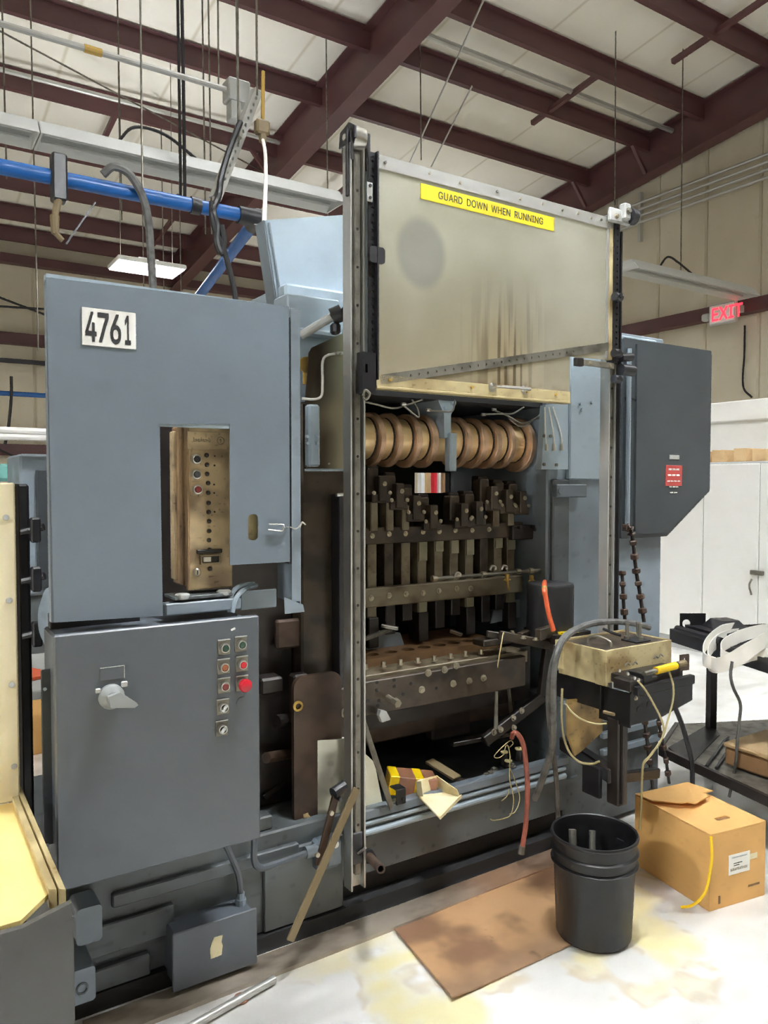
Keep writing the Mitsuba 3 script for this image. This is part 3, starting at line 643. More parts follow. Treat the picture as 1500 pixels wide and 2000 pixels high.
# -- polished splash plates on the left upright
pl = [(1.285, 2.5, 2.072), (1.298, 2.5, 2.093), (1.483, 2.5, 2.186), (1.489, 2.5, 1.664), (1.473, 2.5, 1.652), (1.279, 2.5, 1.65), (1.269, 2.5, 1.665), (1.27, 2.5, 1.887)]
sp = part(press, 'splash_plate', xz([(p[0], p[2]) for p in pl], 2.495, 2.50), 'm_splash', 'polished steel splash plate')
bolts(sp, [(1.365, 2.494, 1.674), (1.439, 2.494, 1.677), (1.439, 2.494, 1.915)], (0, -1, 0), 0.004, 'm_bolt', 'screw', None, False)
part(sp, 'bottom_lip', cyl((1.268, 2.495, 1.65), (1.47, 2.495, 1.652), 0.005, 8), 'm_paint_light')
pp = (1.271, 2.495, 1.868)
part(press, 'valve_block', cat_([box((1.257, 2.48, 1.661), np.array((1.303, 2.44, 1.883)) + [0, 0, 0], 0.008)] + [cyl(c, np.array(c) + [0, -0.014, 0], 0.006, 8) for c in ((1.245, 2.44, 1.767), (1.286, 2.44, 1.768), (1.245, 2.44, 1.743), (1.286, 2.44, 1.744))]), 'm_paint_light')
part(press, 'air_tube', tube([(1.239, 2.46, 1.903), (1.29, 2.46, 1.903), (1.318, 2.46, 1.919), (1.322, 2.46, 1.969), (1.332, 2.47, 2.054), (1.397, 2.48, 2.079), (1.423, 2.48, 2.082)], 0.005, 6), 'm_white', 'white air tube')
bolts(press, [(1.399, 2.48, 2.076), (1.423, 2.48, 2.08), (1.386, 2.48, 2.077)], (0, -1, 0), 0.006, 'm_chrome', 'air_fitting', 0.02, False)
fl = part(press, 'slide_gib', cat_([box((1.395, 2.47, 0.839), (1.42, 2.53, 1.562), 0.003)]), 'm_black', 'black upright gib strip')
part(press, 'gib_pin', cat_([cyl((1.378, 2.46, 1.559), (1.41, 2.46, 1.562), 0.007, 8)]), 'm_chrome')
part(press, 'gib_plate', box((1.42, 2.49, 0.917), (1.475, 2.53, 1.552), 0.004), 'm_steel_dull')
lz0, lz1 = (1.192, 2.46, 0.472), (1.357, 2.46, 0.913)
lower = rrect(lz0[0], lz1[0] + 0.03, lz0[2] - 0.1, lz1[2], 0.04)
part(press, 'round_guard', xz(lower, 2.44, 2.46), 'm_rust', 'brown round cornered sheet guard')
r0 = (1.206, 2.435, 0.811)
part(press, 'ring_plug', lathe([(0.011, 0), (0.019, 0), (0.019, 0.006), (0.011, 0.008), (0.011, 0)], (r0[0], 2.438, r0[2]), (0, -1, 0), 20), 'm_brass', 'yellow ring')
# curved bright skirt low on the left
a0, a1 = (1.24, 2.45, 0.315), (1.421, 2.4, 0.67)
yy = np.linspace(0, 1, 12)
sheet = [(a0[0] + (a1[0] + 0.01 - a0[0]) * t, 2.455 - 0.06 * math.sin(t * math.pi / 2) ** 1.4) for t in yy]
ring = [(x, y) for x, y in sheet] + [(x, y + 0.006) for x, y in sheet[::-1]]
part(press, 'curved_skirt', xy(ring, 0.194, 0.672), 'm_skirt', 'bright curved steel skirt')

# -- camshaft
CY, CZ = 2.80, 1.793
sh = part(press, 'camshaft', cyl((1.47, CY, CZ), (2.60, CY, CZ), 0.090, 40), 'm_copper', 'copper coloured camshaft', smooth=40)
cams = [(1.73, 0), (1.818, 0), (1.914, 0), (2.004, 0), (2.191, 0), (2.281, 0), (2.367, 0), (2.455, 0), (2.566, 2)]
def cam_disc(x, w, r, ecc, ang):
    c = (x - w / 2, CY + ecc * math.cos(ang), CZ + ecc * math.sin(ang))
    return lathe([(0, 0), (r - 0.004, 0), (r, 0.004), (r, w - 0.004), (r - 0.004, w), (0, w)], c, (1, 0, 0), 44)
for i, (x, kind) in enumerate(cams):
    part(sh, 'cam', cam_disc(x, 0.030, 0.117 + 0.014 * (kind == 2), 0.005, -1.25 + 0.5 * math.sin(i * 2.1)), 'm_cam_ring', 'copper brown cam disc', smooth=40)
    part(sh, 'gap_shade_disc', cat_([lathe([(0, 0), (0.0915, 0), (0.0915, 0.008), (0, 0.008)], (x + o, CY, CZ), (1, 0, 0), 40) for o in (-0.023, 0.0155)]), 'm_oily_dark', smooth=40)  # dark discs stand in for the shaded gaps beside each cam
ex_ = 2.63
part(sh, 'end_flange', lathe([(0, 0), (0.142, 0), (0.146, 0.01), (0.11, 0.06), (0.09, 0.07), (0, 0.07)], (ex_ - 0.02, CY, CZ - 0.02), (1, 0, 0), 44), 'm_cam_ring', smooth=40)
x = 2.043
part(press, 'shaft_bracket', cat_([xz([(x - 0.055, 2.0), (x + 0.05, 2.0), (x + 0.05, 1.965), (x + 0.018, 1.90), (x + 0.018, 1.80), (x - 0.018, 1.80), (x - 0.02, 1.90), (x - 0.055, 1.965)], 2.66, 2.90),
      box((x - 0.002, 2.64, 1.655), (x + 0.036, 2.68, 1.82), 0.004)]), 'm_paint_light', 'pale grey shaft bracket', smooth=False)
for (a, b) in ((-0.012, 1.93), (0.03, 1.95)):
    part(press, 'bracket_bolt', hexbolt((x + a, 2.66, b), (0, -1, 0), 0.009), 'm_paint_light')
# lube lines above the camshaft
lines = [[(1.56, 2.62, 1.93), (1.64, 2.62, 1.92), (1.72, 2.6, 1.905), (1.80, 2.62, 1.925), (1.88, 2.62, 1.95)],
         [(1.76, 2.6, 1.925), (1.80, 2.6, 1.90), (1.845, 2.6, 1.875), (1.855, 2.62, 1.91), (1.84, 2.64, 1.95)],
         [(1.9, 2.62, 1.91), (1.98, 2.6, 1.905), (2.04, 2.62, 1.915), (2.05, 2.62, 1.96)],
         [(2.2, 2.62, 1.905), (2.28, 2.6, 1.91), (2.36, 2.6, 1.915), (2.45, 2.62, 1.95)],
         [(2.26, 2.62, 1.93), (2.33, 2.6, 1.905), (2.42, 2.6, 1.875), (2.50, 2.6, 1.9), (2.56, 2.62, 1.93)],
         [(2.36, 2.62, 1.895), (2.4, 2.6, 1.862), (2.45, 2.6, 1.868), (2.52, 2.62, 1.90), (2.6, 2.6, 1.905)]]
for l in lines:
    k = part(press, 'lube_line', tube(l, 0.004, 6), 'm_steel_dull')
    part(k, 'fitting', cyl(l[0], np.array(l[0]) + [0.02, 0, 0], 0.007, 8), 'm_chrome')
# grease manifold plate at the right end of the shaft
gp = [(2.532, 2.59, 1.96), (2.677, 2.59, 1.982), (2.681, 2.59, 1.668), (2.509, 2.59, 1.666)]
gm = part(press, 'grease_plate', xz([(p[0], p[2]) for p in gp], 2.565, 2.60), 'm_paint_light', 'pale plate with grease lines')
for i, px_ in enumerate((0, 1, 2)):
    a, b, c = ((2.522, 2.56, 1.95), (2.548, 2.56, 1.951), (2.574, 2.56, 1.953))[i], ((2.526, 2.56, 1.845), (2.579, 2.56, 1.824), (2.628, 2.56, 1.826))[i], ((2.534, 2.56, 1.752), (2.583, 2.56, 1.753), (2.632, 2.56, 1.755))[i]
    k = part(gm, 'grease_line', tube([a, b, c], 0.0035, 6), 'm_white')
    part(gm, 'grease_nipple', cyl(c, np.array(c) + [0, 0, 0.03], 0.007, 8), 'm_chrome')
bolts(gm, [(2.521, 2.564, 1.818), (2.56, 2.564, 1.819), (2.522, 2.564, 1.689), (2.601, 2.564, 1.688)], (0, -1, 0), 0.008, 'm_steel_dull', 'bolt', 0.006, False)

# -- clevis blocks below the cams
SY = 2.70
clev = [((1.737, 2.7, 1.572), 0), ((1.825, 2.7, 1.541), 0), ((1.913, 2.7, 1.488), 0), ((2.004, 2.7, 1.446), 0), ((2.175, 2.7, 1.451), 0), ((2.262, 2.7, 1.458), 0), ((2.35, 2.7, 1.527), 0), ((2.441, 2.7, 1.511), 0), ((2.528, 2.7, 1.505), 0)]
for i, (c, _) in enumerate(clev):
    x, z = c[0], c[2]
    k = part(press, 'clevis', cat_([box((x - 0.020, SY, z - 0.045), (x + 0.020, SY + 0.04, z + 0.062), 0.004), box((x - 0.047, SY + 0.01, z - 0.052), (x + 0.047, SY + 0.1, z - 0.012), 0.005),
             box((x - 0.045, SY + 0.05, z - 0.02), (x + 0.01, SY + 0.11, z + 0.095), 0.006)]), 'm_oily', smooth=False)
    part(k, 'bolt', hexbolt((x + 0.006, SY, z + 0.028), (0, -1, 0), 0.0072), 'm_bolt')
    for s in (-1, 1):
        part(k, 'side_bolt', hexbolt((x + s * 0.04, SY + 0.01, z - 0.01), (0, -1, 0.3), 0.0062), 'm_bolt')
    part(k, 'push_rod', box((x - 0.03, SY + 0.08, z + 0.02), (x + 0.028, SY + 0.14, z + 0.11), 0.006), 'm_oily_dark')
# -- pale slide heads
for _, pt in ((0, (1.705, 2.72, 1.474)), (1, (1.784, 2.72, 1.481)), (2, (1.865, 2.72, 1.459)), (3, (2.377, 2.72, 1.469)), (4, (2.469, 2.72, 1.467))):
    part(press, 'slide_head', box((pt[0] - 0.018, 2.72, 1.40), (pt[0] + 0.02, 2.78, pt[2] + 0.05), 0.004), 'm_oily_pale')
# -- slides (ten upright bars) and the two guide bars
slx = [1.725, 1.811, 1.9, 1.988, 2.079, 2.167, 2.257, 2.346, 2.432, 2.513]
for i, x in enumerate(slx):
    zb = 0.93 + 0.05 * ((i * 7) % 3)
    part(press, 'slide', box((x - 0.024, 2.77, zb), (x + 0.024, 2.83, 1.40), 0.003), ('m_oily', 'm_oily_pale', 'm_oily', 'm_oily_pale')[(i * 3 + 1) % 4] if i < 3 else ('m_oily_pale', 'm_oily')[i % 5 == 2])
    if i in (3, 4, 5, 6, 8, 9):
        part(press, 'slide_plate', box((x - 0.022, 2.762, 1.345 - 0.05 - 0.012 * ((i * 5) % 4)), (x + 0.022, 2.772, 1.345), 0.001), 'm_slide_top', 'paler plate on the slide')
        part(press, 'slide_plate', box((x - 0.022, 2.762, 0.99 + 0.01 * (i % 3)), (x + 0.022, 2.772, 1.078), 0.001), 'm_slide_top', 'paler plate on the slide')
    part(press, 'punch_holder', box((x - 0.026, 2.755, zb - 0.03), (x + 0.026, 2.84, zb + 0.10), 0.004), 'm_oily_dark')
ub = part(press, 'upper_guide_bar', box((1.50, 2.735, 1.345), (2.56, 2.77, 1.417), 0.004), 'm_oily', smooth=False)
bolts(ub, [(1.704, 2.735, 1.381), (1.789, 2.735, 1.386), (1.873, 2.735, 1.385), (1.966, 2.735, 1.389), (2.055, 2.735, 1.388), (2.145, 2.735, 1.39), (2.243, 2.735, 1.387), (2.344, 2.735, 1.388)], (0, -1, 0), 0.008)
part(ub, 'end_block', cat_([box((2.471, 2.71, 1.334), np.array((2.612, 2.71, 1.403)) + [0, 0.04, 0], 0.006)] + [cyl(c, np.array(c) - [0, 0.02, 0], 0.008, 8) for c in ((2.503, 2.71, 1.394), (2.585, 2.71, 1.396), (2.595, 2.71, 1.381))]), 'm_oily_dark')
lb = part(press, 'lower_guide_bar', box((1.50, 2.735, 1.078), (2.56, 2.775, 1.16), 0.004), 'm_oily_pale', smooth=False)
bolts(lb, [(1.698, 2.735, 1.119), (1.789, 2.735, 1.123), (1.876, 2.735, 1.123), (1.966, 2.735, 1.12), (2.053, 2.735, 1.123), (2.155, 2.735, 1.125), (2.235, 2.735, 1.121)], (0, -1, 0), 0.0088)
# -- air manifold along the lower bar
a, b = (1.961, 2.66, 1.19), (2.622, 2.66, 1.189)
mf = part(press, 'air_manifold', cat_([cyl(a, b, 0.009, 10), cyl((2.617, 2.66, 1.319), (2.63, 2.66, 1.103), 0.010, 10)]), 'm_steel', 'thin steel air manifold')
for c in ((1.972, 2.66, 1.191), (2.09, 2.66, 1.192), (2.248, 2.66, 1.191), (2.455, 2.66, 1.192), (2.536, 2.66, 1.19), (2.619, 2.66, 1.19), (2.618, 2.66, 1.263)):
    part(mf, 'coupling', cyl(np.array(c) - [0.012, 0, 0], np.array(c) + [0.012, 0, 0], 0.014, 8), 'm_bolt')
for c in ((2.38, 2.65, 1.155), (2.533, 2.65, 1.14)):
    c = np.array(c)
    part(mf, 'needle_valve', cat_([cyl(c + [0, 0, 0.03], c, 0.010, 8), cyl(c, c + [0.012, 0, -0.045], 0.009, 8, 0.004), cyl(c + [-0.018, 0, 0.004], c + [0.02, 0, 0.004], 0.004, 6)]), 'm_brass')
for c in ((2.293, 2.65, 1.222), (2.361, 2.65, 1.22), (2.09, 2.65, 1.205)):
    c = np.array(c)
    part(mf, 'elbow', tube([c + [-0.016, 0, -0.012], c + [-0.004, 0, 0.004], c + [0.014, 0, 0.0], c + [0.016, 0, -0.012]], 0.007, 7), 'm_chrome')
part(press, 'orange_hose', tube([(2.57, 2.6, 1.143), (2.449, 2.48, 1.153), (2.36, 2.39, 1.145), (2.36, 2.38, 1.106), (2.368, 2.37, 1.04), (2.387, 2.36, 0.97)], 0.0105, 10), 'm_orange', 'orange air hose')
part(press, 'hose_ferrule', cyl((2.37, 2.4, 1.156), (2.358, 2.385, 1.123), 0.0125, 10), 'm_brass')
part(press, 'roll_guard', lathe([(0.0, 0), (0.10, 0), (0.105, 0.01), (0.105, 0.24), (0.10, 0.25), (0, 0.25)], np.array((2.506, 2.5, 0.902)) + [0, 0, 0.0], (0, 0, 1), 30), 'm_black_matte', 'black round guard')

# -- die bed
dp = sbox(1.50, 2.64, 2.34, 3.0)
holes = [1.687, 1.779, 1.869, 1.955, 2.039, 2.119, 2.199]
for x in holes:
    dp = dp.difference(affinity.scale(Point(x, 2.71).buffer(0.03, 8), 1, 0.9))
dpk = part(press, 'die_plate', xy(dp, 0.85, 0.886), 'm_die', 'oily brown die plate with round holes', smooth=False)
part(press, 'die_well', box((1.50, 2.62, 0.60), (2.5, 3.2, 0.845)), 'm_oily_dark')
lg = part(press, 'die_ledge', box((1.50, 2.53, 0.80), (2.40, 2.645, 0.853), 0.003), 'm_oily_pale', smooth=False)
bolts(lg, [(1.563, 2.56, 0.871), (1.647, 2.56, 0.87), (1.729, 2.56, 0.868), (1.815, 2.56, 0.865), (1.899, 2.56, 0.863), (1.985, 2.56, 0.863), (2.065, 2.56, 0.862), (2.151, 2.56, 0.861)], (0, 0, 1), 0.009, 'm_bolt', 'bolt', 0.02)
bf = part(press, 'bolster_face', box((1.44, 2.50, 0.703), (2.36, 2.54, 0.838), 0.004), 'm_oily', 'oily brown bolster plate', smooth=False)
BY = 2.50
bolts(bf, [(1.824, 2.5, 0.834), (1.907, 2.5, 0.836), (1.968, 2.5, 0.845), (1.791, 2.5, 0.77), (1.952, 2.5, 0.772), (2.037, 2.5, 0.771), (2.115, 2.5, 0.773)], (0, -1, 0), 0.0105)
part(bf, 'stud', cat_([cyl((1.628, 2.5, 0.763), np.array((1.628, 2.5, 0.763)) + [0, -0.06, -0.006], 0.012, 12), cyl(np.array((1.628, 2.5, 0.763)) + [0, -0.045, -0.004], np.array((1.628, 2.5, 0.763)) + [0, -0.075, -0.008], 0.016, 6)]), 'm_bolt')
for c in ((1.538, 2.5, 0.763), (1.701, 2.5, 0.765), (1.578, 2.5, 0.829), (1.659, 2.5, 0.828), (1.738, 2.5, 0.802), (1.578, 2.5, 0.799), (1.587, 2.5, 0.757), (1.583, 2.5, 0.738), (1.865, 2.5, 0.765), (1.659, 2.5, 0.803)):
    c = np.array(c)
    part(bf, 'dowel_hole', cyl(c + [0, -0.0015, 0], c + [0, 0.01, 0], 0.007, 10), 'm_black_matte')
part(press, 'bracket_bolt', hexbolt((1.432, 2.49, 0.737), (0, -1, 0), 0.014), 'm_bolt')
part(press, 'bracket_bolt', hexbolt((1.379, 2.49, 0.743), (0, -1, 0), 0.010), 'm_bolt')
part(press, 'side_bracket', box((1.374, 2.5, 0.719), np.array((1.484, 2.52, 0.828)), 0.005), 'm_oily')
part(press, 'white_tab', xz([(q[0], q[2]) for q in ((1.564, 2.46, 0.735), (1.59, 2.46, 0.727), (1.611, 2.46, 0.691), (1.571, 2.46, 0.686), (1.557, 2.46, 0.714))], 2.45, 2.47), 'm_grey_lt', 'white tab')
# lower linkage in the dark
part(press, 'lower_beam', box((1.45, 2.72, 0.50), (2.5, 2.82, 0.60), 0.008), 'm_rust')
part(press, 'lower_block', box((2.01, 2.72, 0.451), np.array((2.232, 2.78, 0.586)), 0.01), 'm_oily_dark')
part(press, 'guide_rail', bar((2.033, 2.62, 0.471), (2.322, 2.58, 0.476), 0.05, 0.02, 0.003), 'm_oily_dark')
part(press, 'swing_arm', cat_([bar((2.162, 2.55, 0.476), (2.484, 2.52, 0.633), 0.03, 0.05, 0.004), bar((2.484, 2.52, 0.633), (2.52, 2.52, 0.864), 0.03, 0.06, 0.004)]), 'm_oily_dark')
for c in ((2.353, 2.52, 0.588), (2.304, 2.52, 0.564), (2.307, 2.52, 0.52), (2.23, 2.52, 0.525), (2.191, 2.52, 0.52)):
    part(press, 'arm_bolt', hexbolt(c, (0.2, -1, 0.2), 0.010), 'm_bolt')
part(press, 'return_spring', cyl((2.186, 2.5, 0.54), (2.207, 2.52, 0.742), 0.010, 10, 0.007), 'm_steel', 'pale upright rod')
part(press, 'link_rod', cyl((2.349, 2.58, 0.55), (2.345, 2.6, 0.694), 0.009, 8), 'm_steel_dull')
part(press, 'tie_string', tube([(2.204, 2.52, 0.754), (2.195, 2.5, 0.815), (2.2, 2.48, 0.925), (2.206, 2.48, 0.951), (2.211, 2.48, 0.962)], 0.003, 5), 'm_ivory', 'thin string')
part(press, 'stock_guide', cat_([box((2.134, 2.52, 0.897), np.array((2.291, 2.6, 0.927)), 0.005), bar((2.203, 2.5, 0.948), (2.445, 2.42, 0.886), 0.02, 0.04, 0.003), bar((2.174, 2.55, 0.948), (2.449, 2.44, 0.891), 0.02, 0.03, 0.003)]), 'm_oily')
part(press, 'guide_block', box((2.161, 2.5, 0.787), np.array((2.332, 2.56, 0.786)), 0.004), 'm_oily_dark')
part(press, 'feed_deck', xy([(2.42, 2.38), (2.64, 2.38), (2.66, 2.60), (2.45, 2.61)], 0.90, 0.94), 'm_oily_dark')
part(press, 'feed_strip', mv(box((2.46, 2.38, 0.941), (2.56, 2.41, 0.95)), rz=-5, about=(2.5, 2.4, 0)), 'm_yellow', 'yellow mark')
part(press, 'feed_bar', cat_([bar((2.332, 2.4, 0.951), (2.554, 2.45, 0.956), 0.03, 0.05, 0.003), bar((2.322, 2.5, 0.935), (2.543, 2.6, 0.929), 0.03, 0.02, 0.003)]), 'm_oily')
for c in ((2.423, 2.5, 0.959), (2.277, 2.5, 0.949), (2.296, 2.45, 0.931), (2.321, 2.4, 0.93)):
    part(press, 'feed_bolt', hexbolt(c, (0, 0, 1), 0.009), 'm_bolt')
part(press, 'bed_plate', bar((1.903, 2.6, 0.426), (1.936, 2.45, 0.393), 0.05, 0.012, 0.002), 'm_grime')
for i, (a, b) in enumerate((((1.583, 2.62, 0.974), (1.872, 2.8, 0.968)), ((1.759, 2.75, 0.994), (1.813, 2.7, 0.983)), ((2.132, 2.75, 0.933), (2.157, 2.7, 0.92)))):
    part(press, 'ejector_finger', bar(a, b, 0.02, 0.015, 0.002), ('m_steel_dull', 'm_chrome', 'm_chrome')[i])
part(press, 'scrap_chute', xz([(q[0], q[2]) for q in ((1.715, 2.8, 0.88), (1.913, 2.8, 0.879), (1.891, 2.8, 0.941), (1.765, 2.8, 0.968), (1.721, 2.8, 0.95))], 2.80, 2.81), 'm_paint_mid', 'bare grey chute plate')
part(press, 'chute_plate', xz([(q[0], q[2]) for q in ((2.412, 2.8, 0.93), (2.61, 2.8, 0.944), (2.609, 2.8, 1.033), (2.443, 2.8, 1.026))], 2.80, 2.81), 'm_paint_mid', 'bare grey chute plate')
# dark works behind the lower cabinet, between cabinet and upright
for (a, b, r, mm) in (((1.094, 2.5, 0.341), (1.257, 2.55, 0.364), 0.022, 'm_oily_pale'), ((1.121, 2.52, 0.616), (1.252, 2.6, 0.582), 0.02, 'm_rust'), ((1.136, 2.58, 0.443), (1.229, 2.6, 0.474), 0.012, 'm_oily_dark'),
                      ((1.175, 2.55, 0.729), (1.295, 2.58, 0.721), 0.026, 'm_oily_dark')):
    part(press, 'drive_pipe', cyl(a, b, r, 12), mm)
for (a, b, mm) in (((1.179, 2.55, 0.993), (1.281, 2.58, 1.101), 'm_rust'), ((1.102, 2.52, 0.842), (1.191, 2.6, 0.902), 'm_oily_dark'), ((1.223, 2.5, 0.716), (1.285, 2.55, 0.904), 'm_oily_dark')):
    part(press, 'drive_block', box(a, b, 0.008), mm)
part(press, 'brass_fitting', cat_([cyl((1.24, 2.45, 0.405), (1.268, 2.44, 0.364), 0.014, 8), cyl((1.228, 2.45, 0.404), (1.248, 2.45, 0.406), 0.016, 6), cyl((1.268, 2.44, 0.364), (1.284, 2.43, 0.345), 0.009, 8)]), 'm_copper')
part(press, 'motor', cat_([lathe([(0, 0), (0.06, 0), (0.105, 0.02), (0.12, 0.06), (0.12, 0.3), (0, 0.3)], np.array((0.402, 2.62, 1.164)) + [0, 0, 0], (1, 0.1, 0), 32)]), 'm_paint_mid')
part(press, 'motor_foot', box(np.array((0.401, 2.62, 1.056)) + [0.06, -0.05, -0.9], np.array((0.401, 2.62, 1.04)) + [0.3, 0.1, 0.0], 0.01), 'm_paint_dark')
# big electrical enclosure on the right
bx0, bx1 = (3.068, 2.58, 2.322), (3.768, 2.58, 2.324)
enc = [(3.075, 2.325), (3.79, 2.325), (3.79, 1.56), (3.43, 1.325), (3.075, 1.325)]
ep = as_poly(enc).buffer(-0.01).buffer(0.01, 4)
enk = part(press, 'enclosure', xz(ep, 2.58, 3.0), 'm_paint_dark', 'dark grey enclosure with a cut away lower corner', smooth=20)
part(enk, 'hinge_rod', cyl((3.10, 2.565, 1.38), (3.10, 2.565, 2.27), 0.012, 10), 'm_paint_mid')
part(enk, 'door', xz(as_poly([(3.165, 2.30), (3.775, 2.30), (3.775, 1.57), (3.425, 1.345), (3.165, 1.345)]), 2.568, 2.582), 'm_paint_dark')
part(enk, 'seam_band', box((3.085, 2.574, 2.022), (3.165, 2.585, 2.03)), 'm_black')
a, b = (3.396, 2.566, 1.589), (3.529, 2.566, 1.697)
wp = part(enk, 'warning_plate', box((a[0], 2.564, a[2]), (b[0], 2.569, b[2]), 0.001), 'm_red_plate', 'red warning plate with white lines of text')
for i, (n, w) in enumerate(((3, 0.7), (3, 0.78), (4, 0.84), (3, 0.6), (2, 0.5))):
    zz = b[2] - 0.026 - i * 0.030
    ww = (b[0] - a[0]) * w
    hh = 0.016 if i < 2 else 0.011
    xc = (a[0] + b[0]) / 2
    for j in range(n):
        part(wp, 'print_line', box((xc - ww / 2 + j * ww / n, 2.5632, zz), (xc - ww / 2 + (j + 0.8) * ww / n, 2.5642, zz + hh * 0.6)), 'm_white')
a, b = (3.426, 2.566, 1.728), (3.506, 2.566, 1.751)
part(enk, 'name_plate', box((a[0], 2.564, a[2]), (b[0], 2.569, b[2]), 0.001), 'm_grey_lt', 'small silver plate')


# ================================================================== sheet cover with the number
cov = thing('machine_cover', 'large grey sheet cover numbered 4761 with a window over the beige control panel', 'machine cover')
CP = [(0.359, 2.2, 2.144), (1.06, 2.2, 2.155), (1.052, 2.2, 1.353), (0.863, 2.2, 1.354), (0.866, 2.2, 1.78), (0.655, 2.2, 1.771), (0.658, 2.2, 1.219), (0.365, 2.2, 1.228)]
cp = Polygon([(p[0], p[2]) for p in CP])
s0_, s1_ = (0.923, 2.2, 1.426), (0.956, 2.2, 1.507)
cp = cp.difference(rrect(s0_[0], s1_[0], s0_[2], s1_[2], 0.0135))
part(cov, 'sheet', xz(cp, 2.2, 2.204), 'm_paint', smooth=False)
for a, b in ((CP[0], CP[1]), (CP[1], CP[2]), (CP[7], CP[0]), (CP[4], CP[5])):
    a2 = (a[0], 2.2 + 0.017, a[2] - 0.0026 if abs(a[2] - b[2]) < 0.1 else a[2])
    b2 = (b[0], 2.2 + 0.017, b[2] - 0.0026 if abs(a[2] - b[2]) < 0.1 else b[2])
    horiz = abs(a[2] - b[2]) < 0.1
    lo = np.minimum(a, b); hi = np.maximum(a, b)
    part(cov, 'return_edge', box((lo[0], 2.2035, lo[2] - (0.005 if horiz else 0)), (hi[0] + (0 if horiz else 0.005), 2.236, hi[2])), 'm_paint_light' if horiz else 'm_paint')  # level edges take paler paint for the highlight they catch
a, b = (0.447, 2.198, 1.976), (0.59, 2.198, 2.077)
npk = part(cov, 'number_plate', box((a[0], 2.197, a[2] - 0.0), (b[0], 2.2005, b[2])), 'm_white', 'white plate with black digits 4761')
tm = meshkit.text_mesh('4761', 0.077, 0.0012, True)
w_ = tm.bounds[1][0] - tm.bounds[0][0]
sx_ = (b[0] - a[0] - 0.012) / w_
x_ = a[0] + 0.006
for dgt in '4761':
    t1 = meshkit.text_mesh(dgt, 0.077, 0.0012, True)
    w1 = t1.bounds[1][0] - t1.bounds[0][0]
    t1.apply_translation([-t1.bounds[0][0], 0, 0])
    cw = (b[0] - a[0] - 0.012) / 4
    wid = cw * (0.9 if dgt != '1' else 0.5)
    t1.apply_scale([wid / w1, 1, 1])
    part(npk, 'digit', axes(t1, [1, 0, 0], [0, 0, 1], [0, -1, 0], (x_ + (cw - wid) / 2, 2.1972, a[2] + (b[2] - a[2] - 0.077) / 2)), 'm_ink', smooth=False)
    x_ += cw
for px_ in ((0.545, 2.22, 2.154), (0.626, 2.22, 2.156), (0.693, 2.22, 2.157), (0.748, 2.22, 2.157), (0.383, 2.22, 2.15)):
    part(cov, 'top_screw', hexbolt((px_[0], 2.22, CP[0][2] + 0.001), (0, 0, 1), 0.006, 0.006, False), 'm_paint_light')
part(cov, 'slot_backing', box((s0_[0] - 0.01, 2.222, s0_[2] - 0.01), (s1_[0] + 0.01, 2.226, s1_[2] + 0.01)), 'm_cream_dirty', 'khaki plate seen through the slot')
part(cov, 'wire_latch', cat_([tube([(0.987, 2.19, 1.476), (1.034, 2.19, 1.473), (1.041, 2.19, 1.464), (1.068, 2.21, 1.463), (1.095, 2.22, 1.456), (1.127, 2.24, 1.472)], 0.0022, 6), tube([(0.985, 2.19, 1.459), (1.03, 2.19, 1.453), (1.037, 2.19, 1.464)], 0.0022, 6),
                                tube([(1.117, 2.235, 1.459), (1.124, 2.235, 1.476), (1.137, 2.235, 1.467)], 0.0025, 6)]), 'm_chrome', 'bent wire latch')
side = part(cov, 'side_channel', cat_([box((1.094, 2.25, 1.216), (1.127, 2.256, 2.162)), box((1.094, 2.25, 1.216), (1.094 + 0.004, 2.36, 2.162)),
                          box((1.123, 2.25, 1.191), (1.127, 2.33, 2.162))]), 'm_paint_mid', smooth=False)
part(cov, 'gap_shade_strip', box((1.078, 2.24, 1.344), (1.086, 2.30, 2.13)), 'm_black')  # black strip stands in for the dark hollow gap beside the cover
tab = [(1.062, 2.24, 1.236), (1.102, 2.24, 1.218), (1.129, 2.24, 1.207), (1.135, 2.24, 1.182), (1.065, 2.24, 1.181)]
part(cov, 'corner_tab', xz([(p[0], p[2]) for p in tab], 2.24, 2.244), 'm_paint_mid')

# ================================================================== beige control panel in the window
bc = thing('counter_station', 'oily beige control station with studs and three push buttons in the cover window', 'control station')
BYF = 2.26
fx0, fx1 = 0.756, 0.896
fz0, fz1 = 1.278, 1.785
part(bc, 'face', box((fx0, BYF, fz0), (fx1, BYF + 0.012, fz1), 0.004), 'm_beige', 'oil stained beige face')
part(bc, 'housing', box((fx0 + 0.004, BYF + 0.012, fz0 + 0.004), (fx1 - 0.004, BYF + 0.17, fz1 - 0.004), 0.006), 'm_beige_side')
part(bc, 'housing_rib', box((fx0 - 0.003, BYF + 0.05, fz0 + 0.01), (fx0 + 0.006, BYF + 0.075, fz1 - 0.01), 0.002), 'm_beige_side')
part(bc, 'housing_rib', box((fx0 - 0.006, BYF + 0.12, fz0 + 0.02), (fx0 + 0.006, BYF + 0.16, fz1 - 0.02), 0.003), 'm_beige')
part(bc, 'face_lip', box((fx0 - 0.004, BYF - 0.002, fz0), (fx0 + 0.004, BYF + 0.016, fz1), 0.002), 'm_beige_side')
a, b = (0.755, 2.26, 1.704), (0.886, 2.26, 1.758)
hd = part(bc, 'header_plate', box((a[0], BYF - 0.003, a[2]), (b[0], BYF + 0.002, b[2]), 0.001), 'm_beige')
